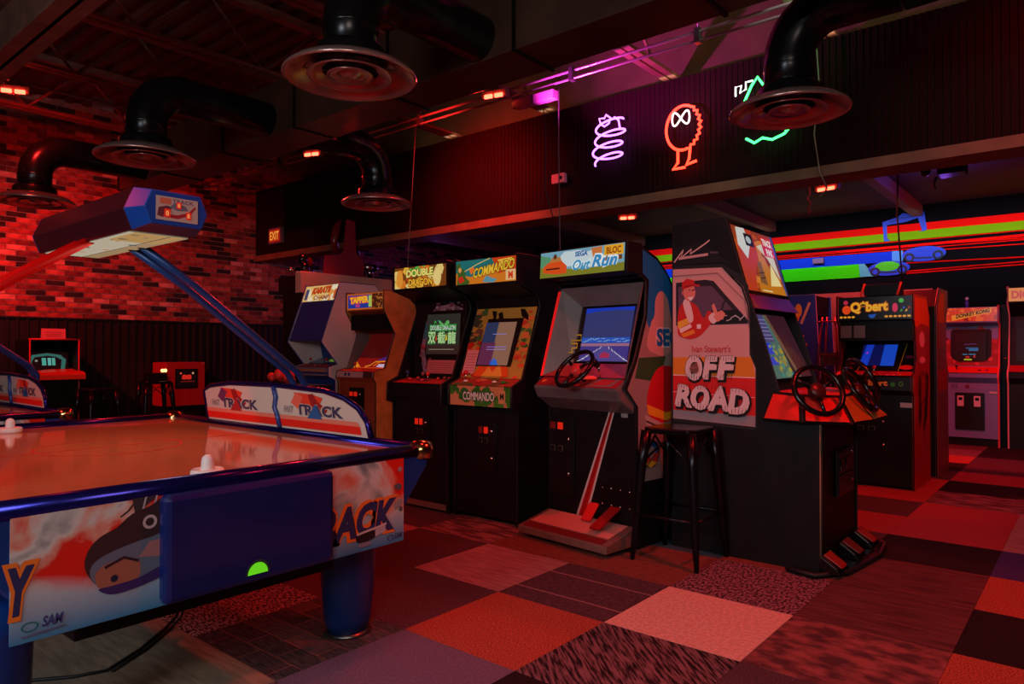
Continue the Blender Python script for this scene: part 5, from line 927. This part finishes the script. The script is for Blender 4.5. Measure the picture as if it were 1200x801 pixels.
        a = Art('puck_slot', rb_, (xs,-.045*s_,.475), (0,.085*s_,0), (0,0,.05), 2, 1, LIT); a.poly([(0,0)]+[(1-cos(pi*k/12),.9*sin(pi*k/12)) for k in range(13)]+[(2,0)],(20,30,24)); a.poly([(.12,.0)]+[(1-.82*cos(pi*k/12),.72*sin(pi*k/12)) for k in range(13)]+[(1.88,.0)],(110,230,30)); a.build()
    # rounded guards with printed panels on both long sides
    for s_ in (-1,1):
        yy = .765*s_; out = [(-.65,.80),(-.70,.955),(-.63,.985),(-.42,1.005),(.05,1.008),(.45,.993),(.60,.965),(.70,.925),(.76,.87),(.788,.80)]
        g = MB().prism(out, yy-.006, yy+.006, 'y').build('guard_panel', GW, t)
        MB().tube([(p[0],yy,p[1]) for p in out], .014, 8).build('guard_frame', HR, g)
        MB().tube([(.03,yy-.012*s_,1.0),(.055,yy-.014*s_,.95),(.04,yy-.012*s_,.90),(.07,yy-.014*s_,.86),(.09,yy-.012*s_,.80)], .013, 6).build('guard_divider', mat('divider_blue',(40,60,130),.3), g)
        for f_ in (-1,1):
            k = -1 if f_<0 else 1
            U_ = (1.4,0,0) if f_<0 else (-1.4,0,0); o = (-.66 if f_<0 else .74, yy+.0065*f_, .81)
            a = Art('guard_print', g, o, U_, (0,0,.18), 140, 18)
            a.poly([(1,0),(0,3.5),(138,3.5),(139,0)],(226,36,24)); a.poly([(0,3.5),(0,5.5),(136,5.5),(138,3.5)],(224,120,100))
            for q_ in (0, 72):
                a.poly([(q_+14,17),(q_+20,12),(q_+34,10),(q_+38,15),(q_+30,16.5)],(220,60,40)); a.poly([(q_+26,16),(q_+30,10),(q_+40,7),(q_+42,10),(q_+34,13),(q_+30,17)],(150,30,30)); a.text('TRACK',q_+16,6.3,38,5.2,(60,56,90),(200,180,160),.05,shear=-.1,bold=.04); a.poly([(q_+26,5),(q_+32,12),(q_+38,5)],(170,40,44) if q_==0 else (40,90,150)); a.text('FAST',q_+6,7.0,8,3.2,(140,130,130),bold=.02); a.poly([(q_+12,12),(q_+16,17),(q_+22,15),(q_+18,9)],(110,50,90) if q_==0 else (224,100,80))
            a.build()
    for x in (-.79,.79):
        for y in (-.63,.64):
            g = MB().lathe([(.0,0),(.085,0),(.098,.05),(.112,.20),(.118,.36),(.118,.45),(0,.45)], (x,y,.012), 24, sx=.9, sy=1.05).build('leg', HB, t)
            MB().lathe([(.0,0),(.085,0),(.09,.008),(.05,.014),(0,.014)], (x,y,0), 20, sx=1.1, sy=1.1).build('foot', STEEL, g)
    # overhead score box on two pairs of arms
    for s_ in (-1,1):
        for dx in (-.05,.05): MB().tube([(dx,.09*s_,1.645),(dx,.34*s_,1.48),(dx,.88*s_,1.07),(dx,.925*s_,1.0),(dx,.92*s_,.88),(dx,.80*s_,.66)], .018, 8).build('arm', HA if s_>0 else mat('arm_red_lit',(222,8,5),.5,spec=.2), t)  # one arm pair coloured red, red lamp light put into its paint
    hx = [(-.15,1.705),(-.115,1.79),(.115,1.79),(.15,1.705),(.12,1.63),(-.12,1.63)]
    sb = MB().prism(hx, -.50, .50).build('score_box', mat('score_box_shell',(70,24,34),.25,.2), t, bevel=.004)
    for s_ in (-1,1):
        c = MB(); A_ = [(s_*.50,p[0],p[1]) for p in hx]; sc_ = .78; B_ = [(s_*.60,p[0]*sc_,1.708+(p[1]-1.708)*sc_) for p in hx]
        c.add(A_+B_, [tuple(range(6)), tuple(range(11,5,-1))] + [(i,(i+1)%6,(i+1)%6+6,i+6) for i in range(6)]); c.build('end_cap', mat('end_cap_blue',(24,70,160),.3), sb, bevel=.003)
        o = (s_*.601,-.078*s_,1.664); a = Art('score_display', sb, o, (0,.156*s_,0), (0,0,.088), 156, 88, None, .0015)
        a.rect(0,0,156,88,(190,170,160)); a.poly([(5,15),(10,45),(40,55),(60,50),(45,25),(25,10)],(110,50,60)); a.poly([(20,12),(80,10),(125,28),(150,60),(145,64),(118,38),(80,24),(30,24)],(170,40,50)); a.poly([(50,50),(70,70),(110,60),(120,45),(80,40)],(110,110,130)); a.rect(15,60,40,22,(210,110,80)); a.text('TRACK',60,68,80,14,(120,90,120),bold=.02); a.build()
        a = Art('score_digits', sb, o, (0,.156*s_,0), (0,0,.088), 156, 88, LIT, .004)
        for (x,y,w_,h_) in ((30,12,22,30),(74,48,18,24),(110,12,18,28)): a.rect(x,y,w_,h_,(215,40,20)); a.text('0',x+w_*.25,y+h_*.18,w_*.5,h_*.62,(255,160,90),bold=.04)
        a.build()
    a = Art('light_panel', sb, (-.46,.112,1.629), (.92,0,0), (0,-.224,0), 92, 22, LIT, .001); a.rect(0,0,92,22,(196,184,160)); a.rect(0,0,92,6,(170,140,100)); a.rect(66,2,26,18,(190,150,90)); a.blobs(12,[(130,110,100),(90,90,100),(170,120,80)],10,88,3,19,1,3,6); a.line([(0,7),(92,7)],.8,(90,80,70)); a.build()
    return t
ht = hockey((-.35, -1.415, 0), 'large blue air hockey table with an overhead score box, nearest the camera')
h2 = copy_tree(ht, None, 'second blue air hockey table, partly seen behind the first beside the brick wall', (-3.30, -1.765, 0), 0)
l = bpy.data.lights.new('light', 'AREA'); l.energy = 2.2; l.color = (1, .85, .65); l.shape = 'RECTANGLE'; l.size = .9; l.size_y = .2; lo = bpy.data.objects.new('light', l); COL.objects.link(lo); lo.location = (-.35, -1.415, 1.622)
def striker(loc, label):
    t = thing('air_hockey_striker', label, 'striker', loc, 0, 'white air hockey strikers')
    W2 = mat('striker_white',(232,226,220),.3)
    MB().lathe([(0,0),(.050,0),(.052,.006),(.052,.020),(.046,.026),(.040,.014),(.024,.012)], n=28).build('base', W2, t)
    MB().lathe([(.026,.008),(.021,.025),(.020,.050),(.017,.062),(.008,.070),(0,.072)], n=24).build('grip', W2, t)
striker((.66, -1.50, .776), 'white air hockey striker at the near rail of the table')
striker((-1.28, -1.53, .776), 'white air hockey striker at the far end of the table')
wpts = [(.30,-1.62,.434),(.24,-1.5,.30),(.0,-1.28,.05),(-.12,-1.32,.006),(-.02,-1.48,.006),(.06,-1.62,.006),(-.02,-1.78,.006),(-.2,-1.95,.006)]
wpts = [(-.10,-1.18,.434),(-.14,-1.17,.22),(-.20,-1.20,.03),(-.18,-1.25,.006),(-.03,-1.42,.006),(.07,-1.58,.006),(.03,-1.68,.006),(-.05,-1.78,.006),(-.25,-1.95,.006)]
tag(MB().tube(wpts, .006, 8).build('power_cable', RUBBER), 'black power cable trailing over the carpet under the near air hockey table', 'cable')
tag(MB().tube([(p[0]+.02,p[1]+.012,p[2]) for p in wpts[:6]], .005, 8).build('power_cable', RUBBER), 'thinner black cable running beside the main cable under the hockey table', 'cable')
